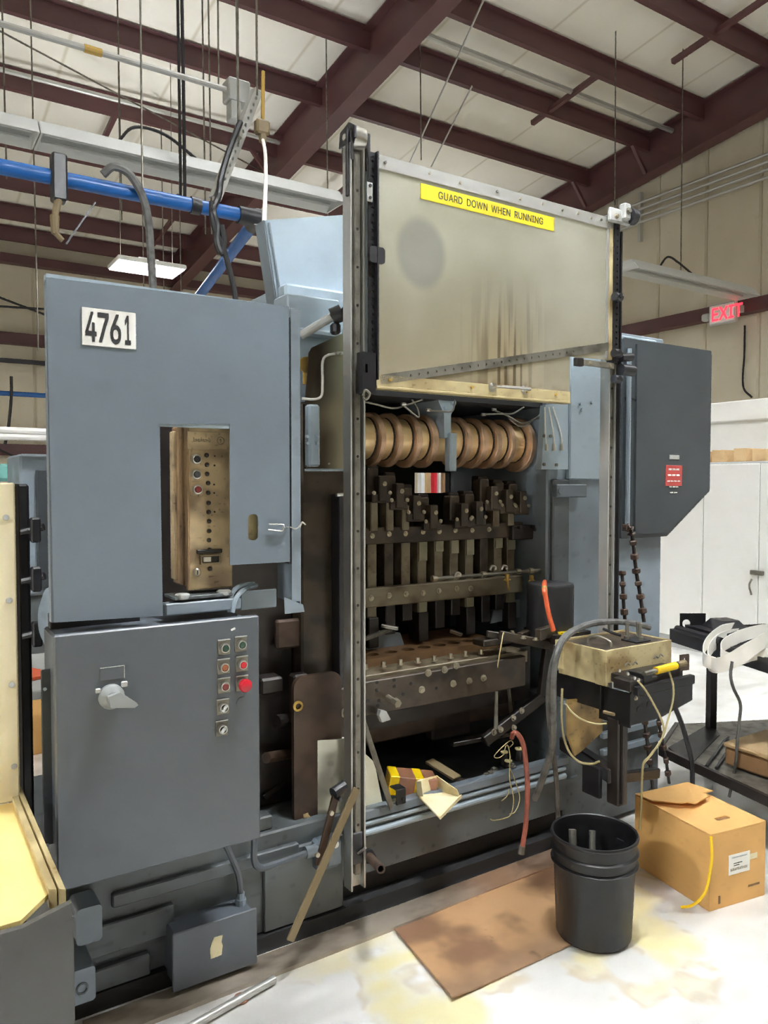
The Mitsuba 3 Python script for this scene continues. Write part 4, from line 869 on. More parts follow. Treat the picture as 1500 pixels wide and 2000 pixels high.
for i in range(7):
    xx = 0.773 + i * 0.0078
    hh = 0.009 if i % 3 else 0.013
    part(hd, 'worn_letter', cat_([box((xx, 2.2562, 1.727), (xx + 0.0018, 2.2572, 1.727 + hh)), box((xx, 2.2562, 1.727 + hh * 0.4 * (i % 2)), (xx + 0.006, 2.2572, 1.727 + hh * 0.4 * (i % 2) + 0.002)), box((xx + 0.0045, 2.2562, 1.727), (xx + 0.006, 2.2572, 1.727 + 0.008))]), 'm_grime')
rc = (0.858, 2.256, 1.732)
part(hd, 'round_emblem', axes(extr(cat2 := Point(0, 0).buffer(0.012, 10).difference(Point(0, 0).buffer(0.0098, 10)).union(sbox(-0.0012, -0.006, 0.0012, 0.006)).union(sbox(-0.006, 0.002, 0.0, 0.004)), 0.0008), [1, 0, 0], [0, 0, 1], [0, -1, 0], (rc[0], 2.2568, rc[2])), 'm_grime')
def push_button(parent, c, r, capm, name='push_button', bez='m_chrome', plate=None, proud=0.014, capr=0.72):
    c = np.array(c, float)
    k = part(parent, name, lathe([(0, 0), (r * 1.15, 0), (r * 1.15, 0.003), (r, 0.005), (r, proud), (r * 0.8, proud + 0.001), (r * 0.8, proud * 0.6), (0, proud * 0.6)], c, (0, -1, 0), 22), bez)
    part(k, 'cap', lathe([(0, 0), (r * capr, 0), (r * capr, proud * 1.1), (r * capr * 0.8, proud * 1.3), (0, proud * 1.35)], c, (0, -1, 0), 20), capm)
    return k
a, b = (0.763, 2.26, 1.561), (0.803, 2.26, 1.701)
part(bc, 'button_plate', box((a[0], BYF - 0.002, a[2]), (b[0], BYF + 0.002, b[2]), 0.001), 'm_beige')
for c, mm in (((0.78, 2.259, 1.674), 'm_black'), ((0.779, 2.259, 1.628), 'm_rubber'), ((0.782, 2.259, 1.583), 'm_red_dark')):
    push_button(bc, c, 0.0135, mm)
for i, c in enumerate(((0.814, 2.26, 1.687), (0.815, 2.26, 1.658), (0.815, 2.26, 1.63), (0.818, 2.26, 1.602), (0.818, 2.26, 1.573), (0.819, 2.26, 1.542), (0.819, 2.26, 1.514), (0.82, 2.26, 1.486), (0.82, 2.26, 1.456), (0.819, 2.26, 1.428), (0.821, 2.26, 1.398), (0.822, 2.26, 1.34))):
    part(bc, 'stud', lathe([(0, 0), (0.007, 0), (0.007, 0.003), (0.005, 0.008), (0, 0.010)], c, (0, -1, 0), 14), 'm_oily_dark', 'dark round stud')
for c in ((0.84, 2.26, 1.685), (0.839, 2.26, 1.656), (0.837, 2.26, 1.598), (0.837, 2.26, 1.572), (0.838, 2.26, 1.514)):
    part(bc, 'small_screw', cyl(c, np.array(c) - [0, 0.002, 0], 0.0028, 8), 'm_black')
a, b = (0.79, 2.256, 1.355), (0.854, 2.256, 1.384)
fr = part(bc, 'counter_window', xz(sbox(a[0], a[2], b[0], b[2]).difference(sbox(a[0] + 0.005, a[2] + 0.005, b[0] - 0.005, b[2] - 0.005)), 2.25, 2.262), 'm_grime', 'counter window in a frame')
part(fr, 'window_back', box((a[0] + 0.004, 2.257, a[2] + 0.004), (b[0] - 0.004, 2.2605, b[2] - 0.004)), 'm_oily_dark')
part(fr, 'number_drum', box((a[0] + 0.01, 2.2545, a[2] + 0.007), (a[0] + 0.034, 2.258, b[2] - 0.007)), 'm_paper')
part(fr, 'hood', box((a[0] - 0.01, 2.253, b[2] + 0.004), (b[0] + 0.006, 2.261, b[2] + 0.016), 0.002), 'm_oily_dark')
k_ = (0.779, 2.258, 1.332)
kl = part(bc, 'key_lock', lathe([(0, 0), (0.013, 0), (0.013, 0.006), (0.009, 0.01), (0, 0.01)], k_, (0, -1, 0), 20), 'm_bolt', 'round key lock')
part(kl, 'key_slot', box((k_[0] - 0.0012, k_[1] - 0.0112, k_[2] - 0.006), (k_[0] + 0.0012, k_[1] - 0.009, k_[2] + 0.006)), 'm_black')
# bracket under it
bk = thing('mounting_bracket', 'grey bracket with two round pads and hoses under the beige control panel', 'bracket')
a, b = (0.673, 2.24, 1.201), (1.037, 2.24, 1.265)
part(bk, 'plate', box((0.913, 2.24, 1.206), (1.036, 2.25, 1.265), 0.003), 'm_paint_mid')
part(bk, 'cross_bar', box((0.67, 2.215, 1.214), (0.905, 2.26, 1.25), 0.004), 'm_paint_mid')
part(bk, 'shelf', box((0.698, 2.22, 1.257), (0.88, 2.32, 1.267), 0.002), 'm_paint_dirty')
for c in ((0.727, 2.235, 1.258), (0.858, 2.24, 1.259)):
    part(bk, 'pad', lathe([(0, 0), (0.02, 0), (0.022, 0.004), (0.022, 0.013), (0.018, 0.016), (0, 0.016)], c, (0, 0, 1), 20), 'm_grey_lt')
for off in (0, 1):
    part(bk, 'hose', tube((
        [(0.872, 2.23, 1.207), (0.876, 2.23, 1.246), (0.893, 2.24, 1.272), (0.937, 2.28, 1.279), (1.007, 2.36, 1.27)] if off == 0 else
        [(0.876, 2.215, 1.207), (0.885, 2.215, 1.244), (0.909, 2.23, 1.264), (0.954, 2.28, 1.268), (1.016, 2.36, 1.263)]), 0.0075, 8), 'm_paint_light', 'pale grey hose')

# ================================================================== lower electrical cabinet
lc = thing('control_cabinet', 'low grey electrical cabinet with a rotary handle and two columns of push buttons', 'cabinet')
LX0, LX1, LZ0, LZ1 = 0.352, 0.927, 0.525, 1.205
part(lc, 'body', box((LX0 + 0.012, 2.156, LZ0 + 0.012), (LX1 - 0.012, 2.36, LZ1 - 0.012), 0.006), 'm_paint_cabinet', smooth=False)
dr_ = part(lc, 'door', box((LX0, 2.13, LZ0), (LX1, 2.155, LZ1), 0.004), 'm_paint_cabinet', smooth=False)
part(lc, 'mounting_flange', box((LX0 - 0.012, 2.262, 0.60), (LX0 + 0.04, 2.268, 1.09), 0.002), 'm_paint_dark')
for c in ((0.359, 2.26, 1.037), (0.364, 2.26, 0.601)):
    part(lc, 'flange_bolt', hexbolt((LX0 - 0.003, 2.262, c[2]), (0, -1, 0), 0.005, 0.005, False), 'm_paint_light')
# rotary handle
c = np.array((0.494, 2.13, 1.026))
hp = part(lc, 'rotary_handle', cat_([lathe([(0, 0), (0.034, 0), (0.034, 0.01), (0.030, 0.014), (0.026, 0.03), (0.02, 0.036), (0, 0.037)], c, (0, -1, 0), 32),
                                     hull([c + [dx, dy, dz] for dx, dz, w in ((0.0, 0.0, 0.018),) for dx, dz in ((-0.018, 0.012), (0.012, 0.020), (-0.012, -0.018)) for dy in (-0.03, -0.052)] +
                                          [c + [dx, dy, dz] for dx, dz in ((0.058, -0.018), (0.062, -0.024), (0.052, -0.030)) for dy in (-0.028, -0.042)])]), 'm_handle', 'pale grey rotary isolator handle', smooth=35)
part(hp, 'lug', box(c + [0.025, -0.012, 0.022], c + [0.042, -0.004, 0.038], 0.002), 'm_galv')
part(hp, 'lug', box(c + [-0.042, -0.012, 0.015], c + [-0.028, -0.004, 0.028], 0.002), 'm_galv')
a, b = (0.466, 2.13, 1.071), (0.53, 2.13, 1.107)
part(lc, 'legend_plate', box((a[0], 2.127, a[2]), (b[0], 2.1312, b[2]), 0.001), 'm_paint_cabinet')
part(lc, 'legend_edge', cat_([box((a[0], 2.1262, b[2] - 0.002), (b[0], 2.1275, b[2])), box((b[0] - 0.0015, 2.1262, a[2]), (b[0], 2.1275, b[2]))]), 'm_grey_lt')
def op(px_c, capm, kind, r=0.0135):
    c = np.array(px_c, float)
    pk = part(lc, 'operator', box(c + [-0.019, -0.003, -0.021], c + [0.019, 0.001, 0.025], 0.001), 'm_steel_dull')
    part(pk, 'legend_top', box(c + [-0.019, -0.0045, 0.022], c + [0.019, -0.002, 0.0255]), 'm_grey_lt')
    part(pk, 'bezel', lathe([(r * 0.78, 0), (r * 1.1, 0), (r * 1.1, 0.008), (r * 0.95, 0.016), (r * 0.78, 0.016), (r * 0.78, 0)], c, (0, -1, 0), 24), 'm_chrome')
    if kind == 'mushroom':
        part(pk, 'mushroom_cap', lathe([(0, 0), (0.008, 0), (0.008, 0.02), (0.019, 0.022), (0.02, 0.030), (0.017, 0.036), (0.008, 0.039), (0, 0.0395)], c, (0, -1, 0), 30), capm, 'red mushroom button', smooth=40)
    elif kind == 'selector':
        part(pk, 'dial', lathe([(0, 0), (r * 0.8, 0), (r * 0.8, 0.012), (0, 0.013)], c, (0, -1, 0), 20), 'm_black')
        part(pk, 'lever', mv(box(c + [-0.0035, -0.024, -0.0125], c + [0.0035, -0.01, 0.0125], 0.002), ry=40, about=c), 'm_grey_lt')
    else:
        part(pk, 'cap', lathe([(0, 0), (r * 0.76, 0), (r * 0.76, 0.014), (r * 0.6, 0.017), (0, 0.018)], c, (0, -1, 0), 22), capm)
for c, m_, k in (((0.815, 2.13, 1.121), 'm_green_dark', 'push'), ((0.813, 2.13, 1.064), 'm_amber', 'push'), ((0.814, 2.13, 1.008), 'm_red_dark', 'push'), ((0.81, 2.13, 0.946), None, 'selector'), ((0.806, 2.13, 0.883), None, 'selector'),
                 ((0.867, 2.13, 1.125), 'm_green_dark', 'push'), ((0.87, 2.13, 1.065), 'm_red', 'push'), ((0.87, 2.13, 1.007), 'm_red', 'mushroom')):
    op(c, m_, k)
c = np.array((0.869, 2.13, 0.95))
part(lc, 'blank_plug', lathe([(0, 0), (0.017, 0), (0.017, 0.002), (0, 0.003)], c, (0, -1, 0), 24), 'm_paint_cabinet')
part(lc, 'paint_chip', mv(box(np.array((0.843, 2.13, 1.172)) - [0.006, 0.0005, 0.003], np.array((0.843, 2.13, 1.172)) + [0.008, 0.0005, 0.003]), ry=-20, about=(0.843, 2.13, 1.172)), 'm_white')
part(lc, 'hanger', box((LX0 + 0.02, 2.30, LZ1 - 0.02), (0.62, 2.34, LZ1 + 0.03), 0.003), 'm_black')

# ================================================================== guard
gd = thing('safety_guard', 'raised sheet steel guard with a yellow warning sign, running between two upright channel posts', 'guard')
GY = 2.28
gz = [(1.425, 2.733), (2.630, 2.718), (2.640, 2.135), (2.387, 2.128), (2.387, 1.932), (1.435, 1.945)]
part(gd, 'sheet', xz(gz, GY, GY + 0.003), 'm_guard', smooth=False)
part(gd, 'top_angle', cat_([box((1.425, GY - 0.006, 2.690), (2.640, GY, 2.736), 0.0015), box((1.425, GY - 0.006, 2.733), (2.640, GY + 0.03, 2.737))]), 'm_galv')
for i, x in enumerate((1.47, 1.66, 1.80, 1.98, 2.10, 2.22, 2.33, 2.42, 2.50, 2.56, 2.60)):
    part(gd, 'rivet', hexbolt((x, GY - 0.006, 2.714 + 0.004 * (i % 2)), (0, -1, 0), 0.005, 0.005, False), 'm_bolt' if i % 3 else 'm_steel_dull')
part(gd, 'bottom_angle', cat_([box((1.435, GY - 0.005, 1.942), (2.387, GY, 1.982), 0.001), box((1.435, GY - 0.008, 1.932), (2.387, GY + 0.03, 1.942), 0.002)]), 'm_cream_dirty', 'rust stained bottom edge')
for x in (1.49, 1.86, 2.14, 2.3):
    part(gd, 'bolt', hexbolt((x, GY - 0.006, 1.965), (0, -1, 0), 0.006, 0.007, False), 'm_brass')
part(gd, 'right_edge', box((2.598, GY - 0.004, 2.14), (2.615, GY, 2.69), 0.001), 'm_galv')
part(gd, 'right_edge_strip', box((2.616, GY - 0.006, 2.135), (2.640, GY + 0.02, 2.70), 0.002), 'm_cream_dirty')
a, b = (1.45, 2.28, 1.963), (2.636, 2.28, 2.195)
L_ = math.hypot(b[0] - a[0], b[2] - a[2])
sp_ = sbox(0, -0.017, L_, 0.017)
for i in range(24):
    sp_ = sp_.difference(Point(0.05 + i * 0.04, 0).buffer(0.004, 4))
dx_, dz_ = (b[0] - a[0]) / L_, (b[2] - a[2]) / L_
part(gd, 'slotted_angle', axes(extr(sp_, 0.004), [dx_, 0, dz_], [-dz_, 0, dx_], [0, -1, 0], (a[0], GY - 0.001, a[2])), 'm_steel_dull', 'slotted stiffener strip')
# sign
q = [(1.625, 2.278, 2.682), (2.288, 2.278, 2.674), (2.288, 2.278, 2.621), (1.625, 2.278, 2.626)]
qx0, qx1 = q[0][0], q[1][0]
qz1, qz0 = (q[0][2] + q[1][2]) / 2, (q[2][2] + q[3][2]) / 2
sg = part(gd, 'warning_sign', box((qx0, GY - 0.003, qz0), (qx1, GY + 0.0005, qz1)), 'm_yellow', 'yellow sign with black words guard down when running')
th = 0.026
words = meshkit.text_mesh('GUARD DOWN WHEN RUNNING', th, 0.0008, False)
ww = words.bounds[1][0] - words.bounds[0][0]
sx_ = (qx1 - qx0) * 0.80 / ww
xcur = qx0 + (qx1 - qx0) * 0.115
for wd in 'GUARD DOWN WHEN RUNNING'.split():
    tm = meshkit.text_mesh(wd, th, 0.0008, False)
    tm.apply_scale([sx_ * 0.94, 1, 1])
    part(sg, 'word', axes(tm, [1, 0, 0], [0, 0, 1], [0, -1, 0], (xcur, GY - 0.0031, (qz0 + qz1) / 2 - th / 2)), 'm_ink', smooth=False)
    xcur += (tm.bounds[1][0] - tm.bounds[0][0]) + 0.021
# bar handle
h0, h1 = np.array((1.962, 2.276, 1.971)), np.array((2.13, 2.276, 1.972))
hk = part(gd, 'handle', cat_([lathe([(0, 0), (0.019, 0), (0.019, 0.004), (0.006, 0.006), (0, 0.006)], h, (0, -1, 0), 22) for h in (h0, h1)] +
                        [tube([h0, h0 - [0, 0.035, 0], h0 - [-0.01, 0.045, 0], h1 - [0.01, 0.045, 0], h1 - [0, 0.035, 0], h1], 0.006, 8, False)]), 'm_chrome', 'chrome bar handle')
# perforated side rails
def perf(x, z0, z1, y, w, m, hole=0.005, pitch=0.026):
    s = sbox(x, z0, x + w, z1)
    z = z0 + 0.02
    hs = []
    while z < z1 - 0.01:
        hs.append(Point(x + w * 0.5, z).buffer(hole, 4))
        z += pitch
    from shapely import union_all
    return xz(s.difference(union_all(hs)), y, y + 0.004)
part(gd, 'left_rail', perf(1.398, 1.93, 2.735, GY - 0.012, 0.032, 'm_black'), 'm_black_paint', 'black perforated rail')
part(gd, 'left_rail_back', box((1.400, GY - 0.004, 1.93), (1.428, GY + 0.0, 2.735)), 'm_steel_dull')
part(gd, 'left_rail_web', box((1.424, GY - 0.03, 1.96), (1.430, GY - 0.006, 2.735)), 'm_black')
a, b = (1.39, 2.266, 2.564), (1.412, 2.266, 2.629)
wpl = part(gd, 'pale_plate', box((a[0], GY - 0.018, a[2]), (b[0], GY - 0.0125, b[2]), 0.001), 'm_grey_lt', 'pale bolted plate')
for z in (a[2] + 0.012, b[2] - 0.012):
    part(wpl, 'screw', hexbolt(((a[0] + b[0]) / 2, GY - 0.018, z), (0, -1, 0), 0.006, 0.004, False), 'm_black')
a, b = (1.394, 2.26, 2.357), (1.456, 2.26, 2.413)
part(gd, 'stop_tab', xz(rrect(a[0], b[0], a[2], b[2], 0.012), GY - 0.028, GY - 0.02), 'm_black', 'black stop tab')
br = part(gd, 'left_bracket', cat_([xz(sbox(1.359, 1.908, 1.414, 2.049).difference(sbox(1.371, 1.979, 1.381, 2.008)), 2.245, 2.28)]), 'm_black_paint', 'black carriage bracket')
part(br, 'shackle', tube([(1.365, 2.25, 1.902), (1.369, 2.24, 1.918), (1.385, 2.24, 1.906), (1.379, 2.25, 1.889), (1.365, 2.25, 1.898)], 0.005, 6), 'm_steel_dull')
# posts
def post(xa, xb, z0, z1, y, name_lab, rail=True):
    w = xb - xa
    k = part(gd, 'post', cat_([box((xa, y - 0.012, z0), (xa + 0.007, y + 0.04, z1), 0.001), box((xb - 0.007, y - 0.012, z0), (xb, y + 0.04, z1), 0.001),
                               box((xa, y + 0.018, z0), (xb, y + 0.024, z1), 0.001)]), 'm_galv', name_lab, smooth=False)
    part(k, 'slide_bar', box((xa + 0.021, y - 0.004, z0 + 0.05), (xb - 0.014, y + 0.017, z1 - 0.03), 0.003), 'm_steel_dull')
    n = int((z1 - z0) / 0.13)
    for i in range(n):
        z = z0 + 0.1 + i * 0.13
        part(k, 'slide_screw', cyl(((xa + xb) / 2 + 0.003, y - 0.0055, z), ((xa + xb) / 2 + 0.003, y + 0.0, z), 0.005, 8), 'm_oily_dark')
    return k
pk = post(1.338, 1.398, 0.165, 2.76, 2.30, 'galvanised slide channel post')
part(pk, 'foot_clamp', box((1.345, 2.292, 0.255), (1.39, 2.315, 0.37), 0.004), 'm_black')
part(pk, 'foot_clip', bar((1.362, 2.285, 0.298), (1.396, 2.285, 0.312), 0.006, 0.006), 'm_chrome')
part(pk, 'inner_track', box((1.398, 2.30, 1.93), (1.412, 2.36, 2.74)), 'm_paint_light')
pt = np.array((1.384, 2.3, 2.8))
ph = part(gd, 'pulley_head', cat_([box((1.338, 2.285, 2.70), (1.352, 2.35, 2.80), 0.004), box((1.40, 2.275, 2.68), (1.412, 2.35, 2.80), 0.003), hull([(x, y, z) for x in (1.345, 1.352) for (y, z) in ((2.27, 2.77), (2.27, 2.81), (2.31, 2.835), (2.37, 2.82), (2.38, 2.77))])]), 'm_black', 'black pulley head')
part(ph, 'pulley', cyl((1.352, 2.32, 2.785), (1.40, 2.32, 2.785), 0.045, 24), 'm_chrome')
part(ph, 'pulley_bolt', hexbolt((1.345, 2.32, 2.785), (-1, 0, 0), 0.012), 'm_chrome')
part(ph, 'side_bar', cyl((1.333, 2.30, 2.58), (1.333, 2.30, 2.81), 0.006, 8), 'm_black')
p2 = post(2.662, 2.708, 0.62, 2.73, 2.32, 'slide channel post behind the feed box')
part(p2, 'dark_edge', box((2.64, 2.27, 2.12), (2.672, 2.31, 2.72), 0.003), 'm_black_paint')
part(gd, 'right_rail', perf(2.640, 2.13, 2.735, GY - 0.014, 0.03, 'm_black'), 'm_black_paint', 'black perforated rail')
part(p2, 'tie_rail', box((2.708, 2.29, 0.9), (2.716, 2.34, 2.7)), 'm_black_paint')
tb = part(gd, 'top_bracket', cat_([box((2.59, GY - 0.03, 2.715), (2.72, GY - 0.01, 2.775), 0.006), box((2.66, GY - 0.05, 2.73), (2.70, GY - 0.012, 2.80), 0.006)]), 'm_grey_lt', 'pale grey top bracket')
part(tb, 'pulley', cyl((2.705, GY - 0.03, 2.755), (2.74, GY - 0.03, 2.755), 0.034, 18), 'm_black')
part(tb, 'bolt', hexbolt((2.63, GY - 0.03, 2.74), (0, -1, 0), 0.008), 'm_bolt')
part(tb, 'bolt', hexbolt((2.68, GY - 0.05, 2.765), (0, -1, 0), 0.010), 'm_steel_dull')
for z in (2.40, 2.16, 2.05):
    part(gd, 'roller_knob', cat_([cyl((2.62, GY - 0.03, z), (2.66, GY - 0.03, z), 0.018, 14), cyl((2.64, GY - 0.05, z + 0.004), (2.64, GY - 0.02, z + 0.004), 0.010, 10)]), 'm_black')
part(gd, 'guide_roller', cat_([cyl((2.70, 2.28, 2.10), (2.78, 2.28, 2.10), 0.025, 14), cyl((2.70, 2.28, 2.15), (2.77, 2.28, 2.16), 0.018, 14)]), 'm_black')
ar = part(gd, 'catch_arm', cat_([box((2.42, GY - 0.018, 2.095), (2.64, GY - 0.008, 2.12), 0.002)]), 'm_steel', 'steel catch arm')
part(ar, 'catch_end', cat_([box((2.405, GY - 0.022, 2.09), (2.45, GY + 0.0, 2.125), 0.004)]), 'm_oily_dark')
for x in (2.49, 2.61):
    part(ar, 'bolt', hexbolt((x, GY - 0.018, 2.108), (0, -1, 0), 0.007, 0.006, False), 'm_bolt')
# guard prop bars
pb_ = thing('prop_bar', 'pair of worn flat bars leaning at the foot of the left guard post', 'flat bar')
a, b = (1.057, 2.2, 0.128), (1.35, 2.27, 0.539)
part(pb_, 'long_bar', bar(a, b, 0.008, 0.034, 0.002), 'm_grime', 'long khaki bar')
a2, b2 = (1.193, 2.26, 0.314), (1.276, 2.28, 0.543)
lk = part(pb_, 'short_bar', bar(a2, b2, 0.010, 0.032, 0.002), 'm_rust')
for c in ((1.241, 2.26, 0.483), (1.182, 2.25, 0.359)):
    part(lk, 'pin', cyl(c, np.array(c) - [0, 0.01, 0], 0.008, 12), 'm_bolt')
part(lk, 'hook', cat_([cyl(np.array(b2) - [0.02, 0.01, 0], np.array(b2) + [0.03, 0.0, 0.012], 0.02, 10), cyl(np.array(b2) + [0.0, -0.03, -0.02], np.array(b2) + [0.0, 0.0, -0.02], 0.008, 8)]), 'm_black')
part(pb_, 'rear_bar', bar((1.416, 2.34, 0.753), (1.568, 2.38, 0.38), 0.008, 0.024, 0.002), 'm_steel_dull')
part(pb_, 'nub', cyl((1.273, 2.3, 0.355), np.array((1.273, 2.3, 0.355)) - [0, 0.02, 0], 0.012, 10), 'm_white')
sb = thing('pipe_stub', 'short open steel pipe sticking forward from the foot of the guard post', 'pipe')
a, b = np.array((1.442, 2.355, 0.247)), np.array((1.341, 2.1, 0.329))
dd = (b - a) / np.linalg.norm(b - a)
part(sb, 'tube_wall', lathe([(0.010, 0), (0.0155, 0), (0.0155, np.linalg.norm(b - a)), (0.010, np.linalg.norm(b - a)), (0.010, 0)], a, dd, 18), 'm_rust')
part(sb, 'nut', cyl(a + dd * 0.02, a + dd * 0.06, 0.026, 6), 'm_black')


# ================================================================== feed unit on the right
fu = thing('feed_unit', 'oily cream feed box on a black bracket with a yellow taped probe', 'feed unit')
FX0, FX1, FY0, FY1 = 2.304, 2.70, 2.0, 2.25
fz0, fz1 = 0.821, 0.958
part(fu, 'front_plate', box((FX0 + 0.004, FY0, fz0 + 0.01), (FX1, FY0 + 0.012, fz1), 0.002), 'm_cream_dirty')
part(fu, 'side_plate', box((FX0, FY0 - 0.002, fz0), (FX0 + 0.012, FY1, fz1), 0.003), 'm_cream_dirty')
part(fu, 'side_lip', box((FX0 - 0.005, FY0 - 0.006, fz0), (FX0 + 0.002, FY0 + 0.05, fz1), 0.002), 'm_cream_dirty')
part(fu, 'rear_lip', box((FX0 - 0.005, FY1 - 0.03, fz0 + 0.02), (FX0 + 0.012, FY1 + 0.015, fz1), 0.002), 'm_cream_dirty')
part(fu, 'back_plate', box((FX0, FY1 - 0.012, fz0 + 0.01), (FX1, FY1, fz1 + 0.004), 0.002), 'm_cream_dirty')
part(fu, 'end_plate', box((FX1 - 0.012, FY0, fz0 + 0.01), (FX1, FY1, fz1), 0.002), 'm_cream_dirty')
top = part(fu, 'cover_plate', box((FX0 + 0.01, FY0 + 0.01, fz1 - 0.012), (FX1 - 0.01, FY1 - 0.01, fz1 - 0.004), 0.002), 'm_oily', 'oily brown cover plate')
h = np.array((2.284, 2.1, 0.97)); zt = fz1 - 0.004
hx, hy = 2.37, 2.10
part(top, 'pull_handle', tube([(hx, hy + 0.05, zt), (hx, hy + 0.045, zt + 0.025), (hx + 0.01, hy, zt + 0.035), (hx + 0.02, hy - 0.045, zt + 0.02), (hx + 0.02, hy - 0.05, zt)], 0.005, 8), 'm_chrome', 'chrome pull handle')
for (x, y) in ((2.545, 2.10), (2.575, 2.06), (2.60, 2.09)):
    pn = part(top, 'cable_gland', cat_([cyl((x, y, zt), (x, y, zt + 0.02), 0.013, 10), cyl((x, y, zt + 0.02), (x, y, zt + 0.07), 0.007, 8), cyl((x, y, zt + 0.066), (x, y, zt + 0.074), 0.009, 8)]), 'm_steel_dull')
part(top, 'gland_plate', box((2.53, 2.04, zt), (2.62, 2.12, zt + 0.007), 0.002), 'm_black')
# slide head with the probe
part(fu, 'slide_rail', cat_([box((2.33, 1.90, fz0 + 0.015), (2.64, 2.0, fz0 + 0.05), 0.004), box((2.30, 1.88, fz0 + 0.005), (2.46, 1.96, fz0 + 0.045), 0.003)]), 'm_oily_dark')
part(fu, 'slide_block', box((2.37, 1.875, fz0 - 0.02), (2.42, 1.95, fz0 + 0.065), 0.003), 'm_black_paint')
part(fu, 'side_frame', box((2.32, 1.86, fz0 - 0.01), (2.66, 1.885, fz0 + 0.025), 0.003), 'm_black_paint')
for c in ((2.222, 1.87, 0.92), (2.269, 1.87, 0.902), (2.294, 1.86, 0.885), (2.317, 1.86, 0.876)):
    part(fu, 'cap_screw', cyl(c, np.array(c) - [0, 0.006, 0], 0.006, 10), 'm_chrome')
for c in ((2.342, 1.93, 0.911), (2.386, 1.93, 0.909), (2.535, 1.95, 0.91), (2.566, 1.95, 0.913)):
    part(fu, 'clip', cat_([tube([np.array(c) + [-0.012, 0, 0], np.array(c) + [0, 0, 0.01], np.array(c) + [0.014, 0, 0.0]], 0.003, 6)]), 'm_steel')
a, b = np.array((2.326, 1.84, 0.9)), np.array((2.566, 1.84, 0.91))
pr = part(fu, 'probe', cyl(a, b, 0.009, 12), 'm_steel_dull')
part(pr, 'yellow_sleeve', cyl(a + (b - a) * 0.28, a + (b - a) * 0.76, 0.0145, 14), 'm_yellow_tape', 'yellow tape sleeve')
part(pr, 'grip', cyl(a + (b - a) * 0.8, b, 0.013, 10), 'm_grime')
fl_ = [(2.615, 1.9, 0.861), (2.67, 1.9, 0.858), (2.669, 1.9, 0.922), (2.614, 1.9, 0.925)]
part(fu, 'end_flag', xz(as_poly([(p[0], p[2]) for p in fl_]).difference(Point(*[((2.643, 1.9, 0.905))[i] for i in (0, 2)]).buffer(0.006, 6)), 1.895, 1.90), 'm_rust')
# black bracket under the box
bk_ = part(fu, 'bracket', cat_([box((FX0 + 0.006, FY0 + 0.03, fz0 - 0.10), (FX0 + 0.02, FY1 + 0.02, fz0 + 0.005), 0.002)]), 'm_black_paint', 'black bracket plate')
apron = [(2.325, fz0 - 0.015), (2.335, fz0 + 0.0), (2.70, fz0 + 0.0), (2.70, fz0 - 0.09), (2.50, fz0 - 0.13), (2.325, fz0 - 0.13)]
part(fu, 'apron', xz(apron, FY0 - 0.10, FY0 - 0.092), 'm_black_paint', 'black apron plate')
part(fu, 'apron_return', box((2.325, FY0 - 0.098, fz0 - 0.14), (2.332, FY0 + 0.05, fz0 - 0.01)), 'm_black_paint')
for (x, z) in ((2.375, -0.075), (2.43, -0.065)):
    part(fu, 'slot_hole', cyl((x, FY0 - 0.1012, fz0 + z), (x, FY0 - 0.095, fz0 + z), 0.012, 8), 'm_black_matte')
part(fu, 'apron_bolt', hexbolt((2.355, FY0 - 0.1, fz0 - 0.03), (0, -1, 0), 0.006), 'm_bolt')
colx, coly = 2.335, 1.98
part(fu, 'column', cat_([box((colx - 0.012, coly - 0.03, 0.36), (colx + 0.034, coly + 0.03, fz0 - 0.12), 0.006), box((colx - 0.002, coly - 0.045, 0.37), (colx + 0.024, coly - 0.028, fz0 - 0.13), 0.004)]), 'm_oily_dark', 'oily black column')
part(fu, 'column_plate', box((colx - 0.05, coly + 0.03, 0.38), (colx - 0.03, coly + 0.12, 0.50), 0.004), 'm_black_paint')
part(fu, 'handle_bar', bar((2.234, 1.95, 0.747), (2.24, 1.9, 0.747), 0.012, 0.012, 0.003), 'm_grime')
part(fu, 'support_arm', bar((colx, coly, 0.47), (2.52, 2.42, 0.44), 0.05, 0.06, 0.006), 'm_oily_dark')
part(fu, 'side_arm', bar((colx, coly + 0.02, 0.455), (2.62, 2.0, 0.42), 0.03, 0.04, 0.004), 'm_oily_dark')
# stained plate hanging behind the column
st = [(2.25, 2.16, 0.695), (2.352, 2.1, 0.659), (2.405, 2.08, 0.603), (2.416, 2.06, 0.555), (2.391, 2.08, 0.522), (2.304, 2.14, 0.496), (2.284, 2.16, 0.54), (2.254, 2.16, 0.628)]
part(fu, 'catch_tray', cat_([mv(xz([(2.255, 0.74), (2.255, 0.60), (2.30, 0.505), (2.345, 0.52), (2.46, 0.575), (2.47, 0.72)], 2.15, 2.158), rz=0), ]), 'm_oil_stain', 'oil stained cream plate')

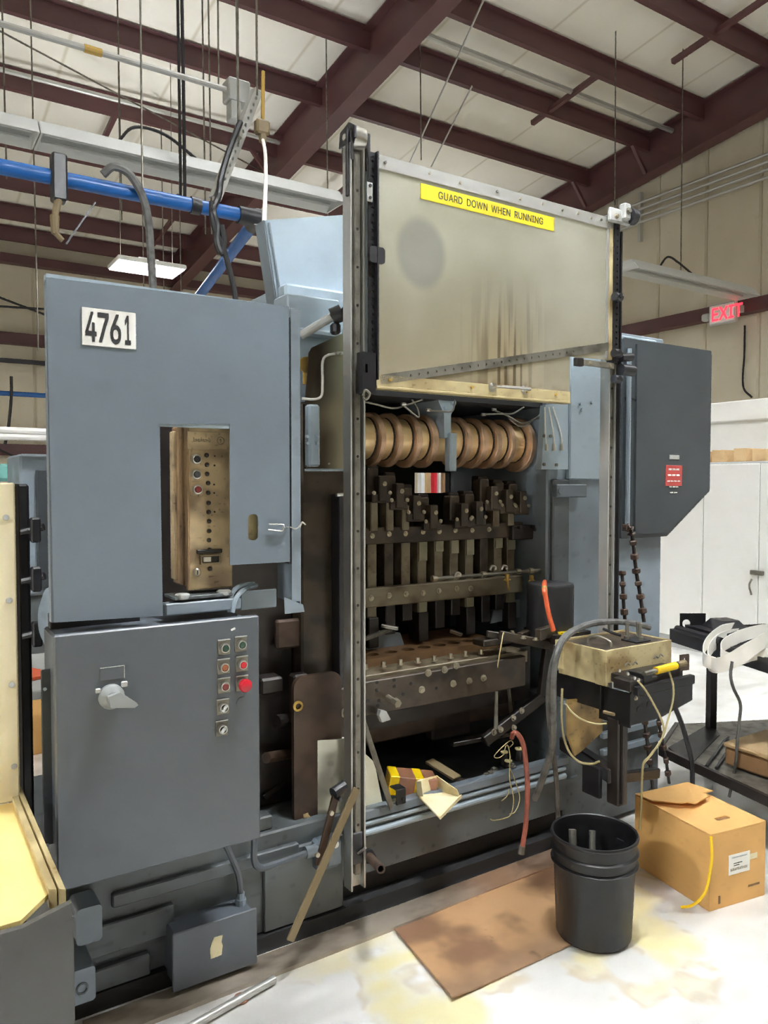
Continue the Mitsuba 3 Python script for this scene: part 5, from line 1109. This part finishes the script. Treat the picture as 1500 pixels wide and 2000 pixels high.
solo('black_probe_wire', tube([(2.305, 1.85, 0.875), (2.339, 1.84, 0.834), (2.387, 1.84, 0.773), (2.436, 1.84, 0.699), (2.437, 1.84, 0.644), (2.38, 1.85, 0.583), (2.355, 1.86, 0.556), (2.398, 1.9, 0.476), (2.459, 1.95, 0.365), (2.515, 2.0, 0.209)], 0.004, 6), 'm_hose_pale', 'pale wire curving down from the black slide block of the feed unit', 'wire')
solo('yellow_probe_wire', tube([(2.471, 1.84, 0.889), (2.483, 1.83, 0.834), (2.481, 1.83, 0.776), (2.455, 1.83, 0.712), (2.424, 1.83, 0.649), (2.382, 1.84, 0.596), (2.345, 1.85, 0.561)], 0.004, 6), 'm_hose_pale', 'pale thin wire looping down from the yellow taped probe', 'wire')
solo('loop_wire', tube([(2.173, 2.1, 0.809), (2.171, 2.1, 0.719), (2.178, 2.1, 0.638), (2.188, 2.08, 0.571), (2.213, 2.05, 0.531), (2.229, 2.0, 0.534), (2.214, 1.95, 0.562)], 0.0045, 6), 'm_hose_pale', 'pale thin wire looping down beside the stained plate of the feed unit', 'wire')
solo('short_loop_wire', tube([(2.141, 2.05, 0.766), (2.124, 2.0, 0.748), (2.152, 1.97, 0.722), (2.198, 1.95, 0.706), (2.231, 1.93, 0.708)], 0.004, 6), 'm_hose_pale', 'short pale wire sagging under the left side of the feed box', 'wire')
solo('feed_cable', tube([(2.914, 2.28, 0.942), (2.832, 2.28, 0.966), (2.695, 2.28, 0.991), (2.458, 2.2, 1.02), (2.246, 2.1, 1.032), (2.073, 2.0, 1.03), (1.996, 1.96, 0.986), (2.002, 1.98, 0.907), (2.043, 2.02, 0.798), (2.085, 2.06, 0.685), (2.141, 2.12, 0.579), (2.172, 2.2, 0.425), (2.189, 2.26, 0.317)], 0.0135, 9), 'm_cable',
     'thick grey cable arching over the feed box and down its left side', 'cable')
solo('second_feed_cable', tube([(2.151, 2.05, 1.025), (2.072, 2.02, 1.0), (2.016, 2.0, 0.939), (2.039, 2.04, 0.832), (2.083, 2.08, 0.719), (2.161, 2.14, 0.589), (2.246, 2.2, 0.41), (2.321, 2.26, 0.201), (2.369, 2.3, 0.064)], 0.010, 8), 'm_cable',
     'thinner grey cable falling straight beside the thick feed cable', 'cable')
solo('black_lead', tube([(2.401, 2.1, 1.018), (2.432, 2.08, 1.002), (2.469, 2.07, 0.989)], 0.006, 6), 'm_black', 'short black lead on the top of the feed box', 'lead')
solo('dark_hose', tube([(2.968, 2.2, 0.63), (3.045, 2.2, 0.504), (3.104, 2.2, 0.374), (3.133, 2.2, 0.272), (3.138, 2.2, 0.076)], 0.011, 8), 'm_black', 'dark hose leaning down from the feed unit to behind the cardboard box', 'hose')
solo('red_hose', tube([(2.189, 2.4, 0.531), (2.143, 2.34, 0.574), (2.15, 2.32, 0.572), (2.169, 2.31, 0.528), (2.187, 2.31, 0.429), (2.194, 2.31, 0.32), (2.196, 2.32, 0.187), (2.186, 2.33, 0.088)], 0.0105, 9), 'm_hose_red', 'dull red hose curving over the oil tray and hanging down its front', 'hose')
solo('hose_end', cyl((2.186, 2.33, 0.095), (2.18, 2.33, 0.062), 0.014, 8), 'm_steel_dull', 'small nut at the lower end of the red hose', 'nut')

def rusty_chain(pts, r, lab):
    t = thing('drag_chain', lab, 'chain', None)
    part(t, 'core', tube(pts, r * 0.55, 7), 'm_oily_dark')
    q = spline(pts, 4)
    for i in range(0, len(q) - 1, 2):
        a, b = np.array(q[i]), np.array(q[min(i + 1, len(q) - 1)])
        part(t, 'link', bar(a, a + (b - a) * 0.8, r * 1.9, r * 1.9, r * 0.3, 20 * (i % 3)), 'm_rust')
rusty_chain([(2.903, 2.42, 1.395), (2.943, 2.42, 1.389), (2.966, 2.42, 1.333), (2.99, 2.42, 1.197), (2.997, 2.4, 1.076), (3.004, 2.38, 0.944)], 0.017, 'rusty chain hanging over the grey column above the feed box, the longer one')
rusty_chain([(2.868, 2.4, 1.194), (2.853, 2.38, 1.09), (2.846, 2.36, 0.95)], 0.015, 'short rusty chain hanging right beside the second guard post')
rusty_chain([(2.903, 2.3, 0.586), (2.927, 2.3, 0.45), (2.952, 2.3, 0.325), (2.98, 2.3, 0.174), (2.994, 2.3, 0.024)], 0.016, 'rusty chain hanging under the feed unit behind the pale wires')
rusty_chain([(3.032, 2.32, 0.536), (3.057, 2.32, 0.422), (3.098, 2.32, 0.291), (3.127, 2.32, 0.16)], 0.013, 'rusty chain hanging at the right rear corner of the press')

# ================================================================== things in the oil tray
jug = thing('plastic_jug', 'white plastic jug standing in the oil tray behind the left guard post', 'jug')
jz0, jz1 = 0.285, 0.60
jp = as_poly([(1.38, jz0), (1.565, jz0), (1.572, jz0 + 0.03), (1.52, jz1 - 0.05), (1.47, jz1), (1.43, jz1 + 0.02), (1.37, jz1 + 0.02)]).buffer(-0.014).buffer(0.014, 5)
part(jug, 'body', xz(jp, 2.425, 2.53), 'm_jug', smooth=25)
part(jug, 'cap', cyl((1.41, 2.475, jz1 + 0.01), (1.41, 2.475, jz1 + 0.045), 0.022, 16), 'm_white')

tb_ = thing('taped_block', 'brown wrapped block with two bands of yellow tape lying on the tray edge', 'block')
P0, P1 = np.array((1.647, 2.53, 0.42)), np.array((1.819, 2.45, 0.393))
dB = (P1 - P0); LB = np.linalg.norm(dB)
def block_piece(t0, t1, w, h):
    return bar(P0 + dB * t0, P0 + dB * t1, w, h, 0.003)
part(tb_, 'body', block_piece(0, 1, 0.11, 0.074), 'm_brown_tape')
part(tb_, 'tape_band', block_piece(0.0, 0.2, 0.113, 0.077), 'm_yellow_tape', 'yellow tape band')
part(tb_, 'tape_band', block_piece(0.52, 0.72, 0.113, 0.077), 'm_yellow_tape', 'yellow tape band')
fl = thing('cream_channel', 'cracked cream plastic channel lying open on the tray edge beside the taped block', 'channel')
a, b, c, d_ = [np.array(v) for v in ((1.7, 2.4, 0.389), (1.712, 2.27, 0.343), (1.836, 2.3, 0.387), (1.817, 2.42, 0.374))]
e_, g_ = np.array((1.826, 2.31, 0.418)), np.array((1.817, 2.43, 0.437))
def slab(p, q, r, s, th):
    nn = np.cross(q - p, s - p)
    nn = nn / np.linalg.norm(nn) * th
    return hull([p, q, r, s, p + nn, q + nn, r + nn, s + nn])
part(fl, 'floor_panel', slab(a, b, c, d_, 0.005), 'm_ivory')
part(fl, 'side_wall', slab(d_, c, e_, g_, 0.005), 'm_ivory')
part(fl, 'side_wall', slab(a, np.array((1.693, 2.4, 0.445)), np.array((1.696, 2.37, 0.458)), np.array((1.706, 2.37, 0.396)), 0.005), 'm_ivory')
part(fl, 'front_lip', slab(b, c, c + [0, 0, 0.014], b + [0.0, 0.0, 0.012], 0.004), 'm_ivory')
part(fl, 'end_wall', slab(a, d_, g_, np.array((1.705, 2.41, 0.447)), 0.004), 'm_ivory')
bl = np.array((1.612, 2.38, 0.413))
solo('black_bracket', cat_([box(bl + [-0.022, 0.0, -0.03], bl + [0.022, 0.006, 0.03], 0.002), box(bl + [-0.022, 0.0, 0.026], bl + [0.022, 0.05, 0.03], 0.001), cyl(bl + [0.008, -0.006, -0.01], bl + [0.008, 0.0, -0.01], 0.007, 8)]), 'm_black_paint', 'small black angle bracket bolted on the tray lip below the taped block', 'bracket')
for i, (c, lab) in enumerate((((2.302, 2.48, 0.436), ''), ((2.224, 2.46, 0.403), ''), ((2.254, 2.52, 0.418), ''))):
    c = np.array(c)
    tt = thing('wire_spool', ('small spool with loose wire at the red hose, the highest of three', 'small spool with loose wire standing on the tray, the lowest of three', 'small spool with loose wire half hidden behind the other two')[i], 'spool')
    part(tt, 'body', cyl(c - [0, 0, 0.05], c, 0.016, 12), 'm_oily_dark')
    part(tt, 'rim', lathe([(0.007, 0), (0.017, 0), (0.017, 0.005), (0.007, 0.006), (0.007, 0)], c, (0, 0, 1), 16), 'm_hose_pale')
wl = [[(2.139, 2.36, 0.509), (2.159, 2.36, 0.522), (2.136, 2.36, 0.535), (2.058, 2.36, 0.492), (2.083, 2.36, 0.477), (2.125, 2.36, 0.494)], [(2.099, 2.35, 0.498), (2.116, 2.35, 0.527), (2.124, 2.34, 0.486), (2.113, 2.33, 0.395), (2.136, 2.33, 0.305), (2.122, 2.33, 0.244), (2.086, 2.33, 0.235), (2.031, 2.33, 0.24), (2.012, 2.33, 0.249)],
      [(2.124, 2.34, 0.432), (2.149, 2.33, 0.366), (2.17, 2.33, 0.297), (2.145, 2.33, 0.249), (2.114, 2.33, 0.246)], [(2.122, 2.34, 0.347), (2.108, 2.34, 0.318), (2.072, 2.33, 0.311)]]
solo('loose_wire', cat_([tube(l, 0.0022, 5) for l in wl]), 'm_hose_pale', 'tangle of thin pale wire hanging over the tray edge left of the red hose', 'wire')
for (p, lab) in (((1.996, 2.45, 0.316), 'short steel pin standing on the tray edge right of the cream channel'),):
    p = np.array(p)
    solo('steel_pin', bar(p - [0.01, 0, 0.02], p + [-0.016, 0.02, 0.05], 0.01, 0.01, 0.002), 'm_steel_dull', lab, 'pin')
nuts = [(1.952, 2.42, 0.357), (2.089, 2.42, 0.388), (2.143, 2.46, 0.38), (2.067, 2.42, 0.384), (2.208, 2.42, 0.397)]
for i, c in enumerate(nuts):
    solo('hex_nut', hexbolt(c, (0, 0, 1), 0.012, 0.012), 'm_steel_dull', ('first', 'third', 'fourth', 'second', 'fifth')[i] + ' loose steel nut from the left along the tray lip', 'nut', 'loose nuts in the oil tray')
solo('oily_rag', hull(np.vstack([np.array((2.064, 2.5, 0.328)) + RNG.normal(0, 1, (60, 3)) * [0.05, 0.03, 0.012]])), 'm_rust', 'oily brown scrap heap in the tray right of the cream channel', 'rag')

# ================================================================== floor things
strip = solo('floor_strip', cat_([xy([(0.45, 2.232), (2.75, 2.262), (2.75, 2.37), (0.45, 2.345)], 0.0005, 0.014)]), 'm_strip', 'long flat steel strip lying on the floor along the foot of the press', 'steel strip', smooth=False)
solo('floor_pipe', cyl((0.641, 2.127, 0.016), (1.006, 2.209, 0.016), 0.013, 14), 'm_galv', 'galvanised conduit lying on the floor against the steel strip', 'pipe')
bt = np.array((0.886, 2.193, 0.0))
solo('bottle_cap', lathe([(0, 0), (0.022, 0), (0.024, 0.004), (0.022, 0.012), (0.0, 0.013)], bt, (0, 0, 1), 22), 'm_brown_tape', 'small brown cap lying on the floor beside the conduit', 'cap')
sc = [(1.488, 2.239, 0.0), (1.433, 1.832, 0.0), (2.043, 1.837, 0.0), (2.326, 2.269, 0.0)]
m = xy([(p[0], p[1]) for p in sc], 0.001, 0.006)
m = m.subdivide_to_size(0.08)
v = m.vertices
v[:, 2] += 0.014 * np.clip((sc[0][0] + 0.10 - v[:, 0]) / 0.2, 0, 1) ** 2 + 0.004 * (meshkit.noise(v * [6, 6, 0]) - 0.0)
solo('cardboard_sheet', m, 'm_card_sheet', 'stained brown cardboard sheet lying flat on the floor in front of the press', 'cardboard', smooth=30)

bu = thing('bucket', 'black plastic bucket holding scrap tubes, standing on the cardboard sheet', 'bucket')
bc_ = (2.075, 1.845)
R = 0.148
prof = [(0.0, 0.004), (0.118, 0.004), (0.124, 0.0), (0.130, 0.01), (0.140, 0.25), (0.1405, 0.262), (0.150, 0.264), (0.151, 0.268), (0.1415, 0.274), (0.142, 0.30), (0.1425, 0.302), (0.152, 0.305), (0.152, 0.309), (0.1435, 0.315), (0.1445, 0.350), (0.150, 0.353), (0.152, 0.360), (0.150, 0.366), (0.146, 0.367), (0.142, 0.364), (0.139, 0.350), (0.127, 0.012), (0.0, 0.010)]
part(bu, 'shell', lathe(prof, (bc_[0], bc_[1], 0.006), (0, 0, 1), 72), 'm_black_paint', smooth=28)
part(bu, 'ear', box((bc_[0] + 0.135, bc_[1] - 0.02, 0.285), (bc_[0] + 0.158, bc_[1] + 0.02, 0.31), 0.004), 'm_black')
bx_, by_ = bc_
for p, q, r, mm, lab in (((2.111, 1.84, 0.26), (2.27, 1.88, 0.235), 0.0135, 'm_galv', 'bright steel tube lying at a slant in the bucket'), ((2.061, 1.84, 0.255), (2.126, 1.9, 0.34), 0.012, 'm_steel', 'dull steel rod standing upright in the bucket'),
                         ((1.997, 1.86, 0.264), (2.055, 1.93, 0.35), 0.014, 'm_steel_dull', 'dark steel rod leaning at the left inside the bucket')):
    p, q = np.array(p), np.array(q)
    if q[2] - p[2] < 0.05:
        solo('scrap_tube', lathe([(0.009, 0), (r, 0), (r, 0.075), (0.009, 0.075), (0.009, 0)], p, q - p, 16), mm, lab, 'tube')
    else:
        solo('scrap_tube', cyl((p[0], p[1], 0.03), q, r, 14), mm, lab, 'tube')
c = np.array((2.002, 1.82, 0.279))
solo('scrap_strip', bar((c[0], c[1], 0.03), np.array((2.004, 1.82, 0.324)), 0.016, 0.002), 'm_white', 'thin white strip standing in the bucket', 'strip')
solo('scrap_heap', hull(np.vstack([[2.075, 1.845, 0.22]] + [[2.075 + 0.10 * math.cos(a) * (0.7 + 0.3 * math.sin(3 * a)), 1.845 + 0.10 * math.sin(a), 0.03 + 0.15 * (k % 2) + 0.02 * math.sin(5 * a)] for k, a in enumerate(np.linspace(0, 6.28, 30))])), 'm_black_matte',
     'dark scrap filling the lower part of the bucket', 'scrap')

cb = thing('cardboard_box', 'closed brown cardboard box with a shipping label beside the black bucket', 'cardboard box')
K = np.array((2.548, 1.708)); ang = -9.0
ca, sa = math.cos(math.radians(ang)), math.sin(math.radians(ang))
def cbx(u, v, z):
    return (K[0] + u * ca - v * sa, K[1] + u * sa + v * ca, z)
def cpanel(u0, u1, v0, v1, z0, z1, bev=0.0015):
    return mv(box((K[0] + u0, K[1] + v0, z0), (K[0] + u1, K[1] + v1, z1), bev), rz=ang, about=(K[0], K[1], 0))
BW, BD, BH = 0.29, 0.40, 0.288
part(cb, 'wall', cpanel(0, BW, 0, 0.006, 0, BH), 'm_card', smooth=False)
part(cb, 'wall', cpanel(0, 0.006, 0, BD, 0, BH), 'm_card', smooth=False)
part(cb, 'wall', cpanel(0, BW, BD - 0.006, BD, 0, BH), 'm_card', smooth=False)
part(cb, 'wall', cpanel(BW - 0.006, BW, 0, BD, 0, BH), 'm_card', smooth=False)
part(cb, 'bottom', cpanel(0, BW, 0, BD, 0.0, 0.006), 'm_card', smooth=False)
def flat(poly, z0, z1):
    return mv(axes(extr(poly, z1 - z0), [1, 0, 0], [0, 1, 0], [0, 0, 1], (K[0], K[1], z0)), rz=ang, about=(K[0], K[1], 0))
lid = sbox(0, 0, BW, BD).difference(rrect(0.12, 0.19, 0.075, 0.10, 0.01))
part(cb, 'top_flap', flat(lid, BH, BH + 0.005), 'm_card', smooth=False)
fp = Polygon([(0, BD), (BW, BD), (BW, 0.26), (0.235, 0.26), (0.235, 0.225), (0.12, 0.19), (0.10, 0.215), (0.075, 0.215), (0.0, 0.30)])
f1 = flat(fp, BH + 0.006, BH + 0.010)
f1 = mv(f1, rx=0)
vv = f1.vertices
vv[:, 2] += 0.02 * np.clip((K[1] + 0.40 - vv[:, 1]) / 0.2, 0, 1)
part(cb, 'upper_flap', f1, 'm_card', smooth=False)
part(cb, 'hand_hole', flat(rrect(0.12, 0.19, 0.075, 0.10, 0.01), BH - 0.002, BH), 'm_card_dark')
la = part(cb, 'shipping_label', cpanel(0.095, 0.205, -0.0012, 0.001, 0.118, 0.195, 0), 'm_paper', 'white shipping label')
for i, (u0, u1, z) in enumerate(((0.11, 0.19, 0.18), (0.12, 0.165, 0.158), (0.12, 0.15, 0.15))):
    part(la, 'print_line', cpanel(u0, u1, -0.0018, -0.001, z, z + (0.003 if i else 0.005), 0), 'm_grey_lt' if i == 0 else 'm_ink')
for i in range(22):
    u = 0.105 + i * 0.004
    part(la, 'barcode_bar', cpanel(u, u + (0.0012 if i % 3 else 0.0024), -0.0018, -0.001, 0.132, 0.142, 0), 'm_grime')
part(cb, 'tape_patch', cpanel(0.205, 0.245, -0.001, 0.001, 0.158, 0.18, 0), 'm_ivory', 'pale sticker')
part(cb, 'scuff', mv(cpanel(0.20, 0.26, -0.0008, 0.001, 0.052, 0.06, 0), (0, 0, 0.0)), 'm_card_dark')
part(cb, 'scuff', cpanel(0.045, 0.055, -0.0008, 0.001, 0.02, 0.05, 0), 'm_card_dark')
solo('yellow_strap', tube([np.array(cbx(-0.002, -0.004, BH)) , np.array(cbx(-0.004, -0.012, 0.22)), np.array(cbx(-0.012, -0.01, 0.15)), np.array(cbx(-0.03, -0.005, 0.08)), np.array(cbx(-0.06, 0.02, 0.03)), np.array(cbx(-0.09, 0.05, 0.012))], 0.0055, 8), 'm_yellow_tape', 'yellow cord curving down the corner of the cardboard box', 'cord')

# ================================================================== black cart on the right
ct = thing('steel_cart', 'black steel cart with a lower shelf at the right edge, behind the cardboard box', 'cart')
C0 = np.array((3.60, 2.66)); A_ = np.array((-0.32, -0.947)); B_ = np.array((0.947, -0.32))
def cpt(a, b, z):
    p = C0 + A_ * a + B_ * b
    return (p[0], p[1], z)
def cslab(a0, a1, b0, b1, z0, z1, bev=0.003):
    return hull([cpt(a, b, z) for a in (a0, a1) for b in (b0, b1) for z in (z0, z1)])
part(ct, 'top', cslab(0, 1.5, 0, 0.75, 0.755, 0.79), 'm_black_paint', smooth=False)
part(ct, 'top_rim', cat_([cslab(0, 1.5, -0.012, 0.0, 0.735, 0.805), cslab(-0.012, 0, -0.012, 0.76, 0.735, 0.805)]), 'm_black', smooth=False)
sq = [(3.284, 2.491), (3.70, 2.70), (4.25, 2.45), (4.0, 1.35), (3.06, 1.40)]
part(ct, 'shelf', xy(sq, 0.236, 0.25), 'm_steel_dull', smooth=False)
part(ct, 'shelf_rim', cat_([bar((3.284, 2.491, 0.238), (3.06, 1.40, 0.238), 0.02, 0.045), bar((3.284, 2.491, 0.238), (3.70, 2.70, 0.238), 0.02, 0.045)]), 'm_oily_dark', smooth=False)
part(ct, 'shelf_mat', xy([(3.317, 2.47), (3.869, 2.60), (3.718, 2.448), (3.22, 2.265)], 0.251, 0.256), 'm_black_paint', 'black mat', smooth=False)
for (p, q) in (((3.72, 2.40, 0.258), (3.24, 2.20, 0.258)), ((3.74, 2.36, 0.258), (3.26, 2.16, 0.258)), ((3.56, 2.1, 0.258), (3.38, 1.93, 0.258))):
    part(ct, 'shelf_rod', cyl(p, q, 0.008, 8), 'm_black')
for (a, b) in ((0.04, 0.22), (1.44, 0.06), (0.04, 0.7), (1.44, 0.7)):
    part(ct, 'leg', hull([cpt(a + da, b + db, z) for da in (-0.02, 0.02) for db in (-0.02, 0.02) for z in (0.06, 0.76)]), 'm_black_paint', smooth=False)
    c = np.array(cpt(a, b, 0.035))
    part(ct, 'caster', cyl(c - [0.012, 0, 0], c + [0.012, 0, 0], 0.035, 16), 'm_rubber')
bd = thing('black_device', 'black device in a bracket with a round hole on top of the cart', 'device')
part(bd, 'case', hull([cpt(a, b, z) for a in (0.02, 0.30) for b in (0.06, 0.36) for z in (0.792, 0.83)]), 'm_black')
part(bd, 'dome', hull([cpt(a, b, z) for a in (0.06, 0.24) for b in (0.12, 0.30) for z in (0.82,)] + [cpt(a, b, 0.875) for a in (0.1, 0.2) for b in (0.16, 0.26)]), 'm_black')
p = np.array(cpt(0.03, 0.02, 0.79))
plate = sbox(0, 0, 0.14, 0.105).difference(Point(0.035, 0.05).buffer(0.022, 10))
e1 = np.array((B_[0], B_[1], 0)); 
part(bd, 'bracket', axes(extr(plate, 0.004), [0.84, -0.54, 0], [0, 0, 1], [-0.54, -0.84, 0], p), 'm_black_paint', 'black bracket with a round hole')
part(bd, 'roller', cyl(np.array(cpt(0.05, -0.01, 0.815)), np.array(cpt(0.4, 0.0, 0.815)), 0.02, 12), 'm_black')
part(bd, 'lead', tube([cpt(0.3, 0.3, 0.82), cpt(0.36, 0.34, 0.83), cpt(0.45, 0.36, 0.8)], 0.006, 6), 'm_black')
# white banding in loops
def ribbon(pts, w, th=0.003, k=8, wdir=(0, 0, 1), twist=0.0):
    q = spline(pts, k)
    wd = np.asarray(wdir, float)
    V, F = [], []
    t = np.gradient(q, axis=0)
    for i in range(len(q)):
        ti = t[i] / np.linalg.norm(t[i])
        w_i = wd - ti * (wd @ ti)
        w_i /= np.linalg.norm(w_i)
        n_i = np.cross(ti, w_i)
        for s, e in ((-1, -1), (1, -1), (1, 1), (-1, 1)):
            V.append(q[i] + w_i * s * w / 2 + n_i * e * th / 2)
    for i in range(len(q) - 1):
        for j in range(4):
            a, b = i * 4 + j, i * 4 + (j + 1) % 4
            F += [[a, b, b + 4], [a, b + 4, a + 4]]
    e = (len(q) - 1) * 4
    F += [[0, 2, 1], [0, 3, 2], [e, e + 1, e + 2], [e, e + 2, e + 3]]
    m = trimesh.Trimesh(V, F, process=False)
    m.fix_normals()
    return m
bn = thing('white_banding', 'loops of flat white banding hanging over the edge of the black cart', 'banding')
part(bn, 'loop', ribbon([(3.994, 2.35, 0.72), (3.859, 2.38, 0.785), (3.642, 2.35, 0.811), (3.437, 2.3, 0.803), (3.267, 2.22, 0.77), (3.22, 2.15, 0.753), (3.247, 2.08, 0.788), (3.29, 2.02, 0.846), (3.405, 1.98, 0.906)], 0.07), 'm_paper', smooth=50)
part(bn, 'loop', ribbon([(3.442, 2.0, 0.822), (3.36, 2.05, 0.808), (3.298, 2.1, 0.782), (3.32, 2.18, 0.784), (3.388, 2.22, 0.813), (3.473, 2.2, 0.849), (3.542, 2.15, 0.878), (3.632, 2.1, 0.892)], 0.06), 'm_paper', smooth=50)
part(bn, 'loop', ribbon([(3.398, 1.95, 0.806), (3.351, 2.02, 0.829), (3.326, 2.08, 0.802), (3.304, 2.13, 0.775)], 0.045), 'm_paper', smooth=50)
part(bn, 'loop', ribbon([(3.231, 2.16, 0.76), (3.214, 2.2, 0.773), (3.278, 2.25, 0.8), (3.399, 2.3, 0.828), (3.591, 2.36, 0.844), (3.787, 2.4, 0.834)], 0.06), 'm_paper', smooth=50)
solo('cart_cord', tube([(3.247, 2.08, 0.783), (3.237, 2.08, 0.718), (3.262, 2.08, 0.655), (3.317, 2.08, 0.574), (3.311, 2.08, 0.491), (3.298, 2.08, 0.397), (3.288, 2.08, 0.302), (3.294, 2.1, 0.197), (3.303, 2.12, 0.125)], 0.007, 8), 'm_cable', 'dark cord hanging from the white banding past the lower shelf', 'cord')
wbx = np.array((3.337, 2.021, 0.258))
wc = thing('wood_crate', 'brown wooden block with a pale top on the lower shelf of the cart', 'wooden block')
part(wc, 'body', box((wbx[0], wbx[1] - 0.25, 0.258), (wbx[0] + 0.4, wbx[1] + 0.15, 0.345), 0.01), 'm_wood_dark')
part(wc, 'top', box((wbx[0] - 0.005, wbx[1] - 0.255, 0.345), (wbx[0] + 0.405, wbx[1] + 0.155, 0.365), 0.006), 'm_wood', 'pale top')

# ================================================================== cream bench at the left edge
cbn = thing('cream_bench', 'cream bench with an upright back board and yellowish tray top at the left edge', 'bench')
part(cbn, 'back_board', box((-0.9, 2.25, 0.745), (0.282, 2.28, 1.603), 0.004), 'm_cream', 'cream back board', smooth=False)
for c in ((0.259, 2.248, 1.511), (0.263, 2.248, 1.29), (0.266, 2.248, 1.063), (0.268, 2.248, 0.842)):
    part(cbn, 'dimple', lathe([(0, 0), (0.008, 0), (0.007, 0.002), (0, 0.003)], c, (0, -1, 0), 16), 'm_grey_lt')
part(cbn, 'tray_top', xy([(-0.9, 2.25), (0.262, 2.25), (0.262, 1.70), (0.20, 1.625), (-0.9, 1.625)], 0.735, 0.745), 'm_tray', 'yellowish tray top', smooth=False)
part(cbn, 'tray_lip', cat_([xy([(0.262, 2.29), (0.276, 2.29), (0.276, 1.68), (0.262, 1.69)], 0.72, 0.760), xy([(0.279, 2.40), (0.290, 2.40), (0.290, 1.66), (0.279, 1.67)], 0.70, 0.765)]), 'm_cream_dirty', smooth=False)
part(cbn, 'front_apron', cat_([xz([(-0.9, 0.0), (0.30, 0.0), (0.29, 0.765), (0.20, 0.742), (-0.9, 0.742)], 1.60, 1.615), yz([(1.61, 0.0), (2.2, 0.0), (2.2, 0.70), (1.61, 0.73)], 0.285, 0.295)]), 'm_apron', 'dark front apron', smooth=False)
part(cbn, 'apron_seam', box((-0.9, 1.594, 0.585), (0.05, 1.601, 0.60)), 'm_black')
for z in (0.60, 0.52, 0.44, 0.34):
    part(cbn, 'weld_spot', mv(box((0.115, 1.592, z - 0.03), (0.135, 1.601, z), 0.004), rz=0), 'm_black' if z > 0.58 else 'm_paint_mid')
part(cbn, 'dark_post', box((0.268, 2.30, 0.0), (0.30, 2.36, 1.60), 0.004), 'm_oily_dark')
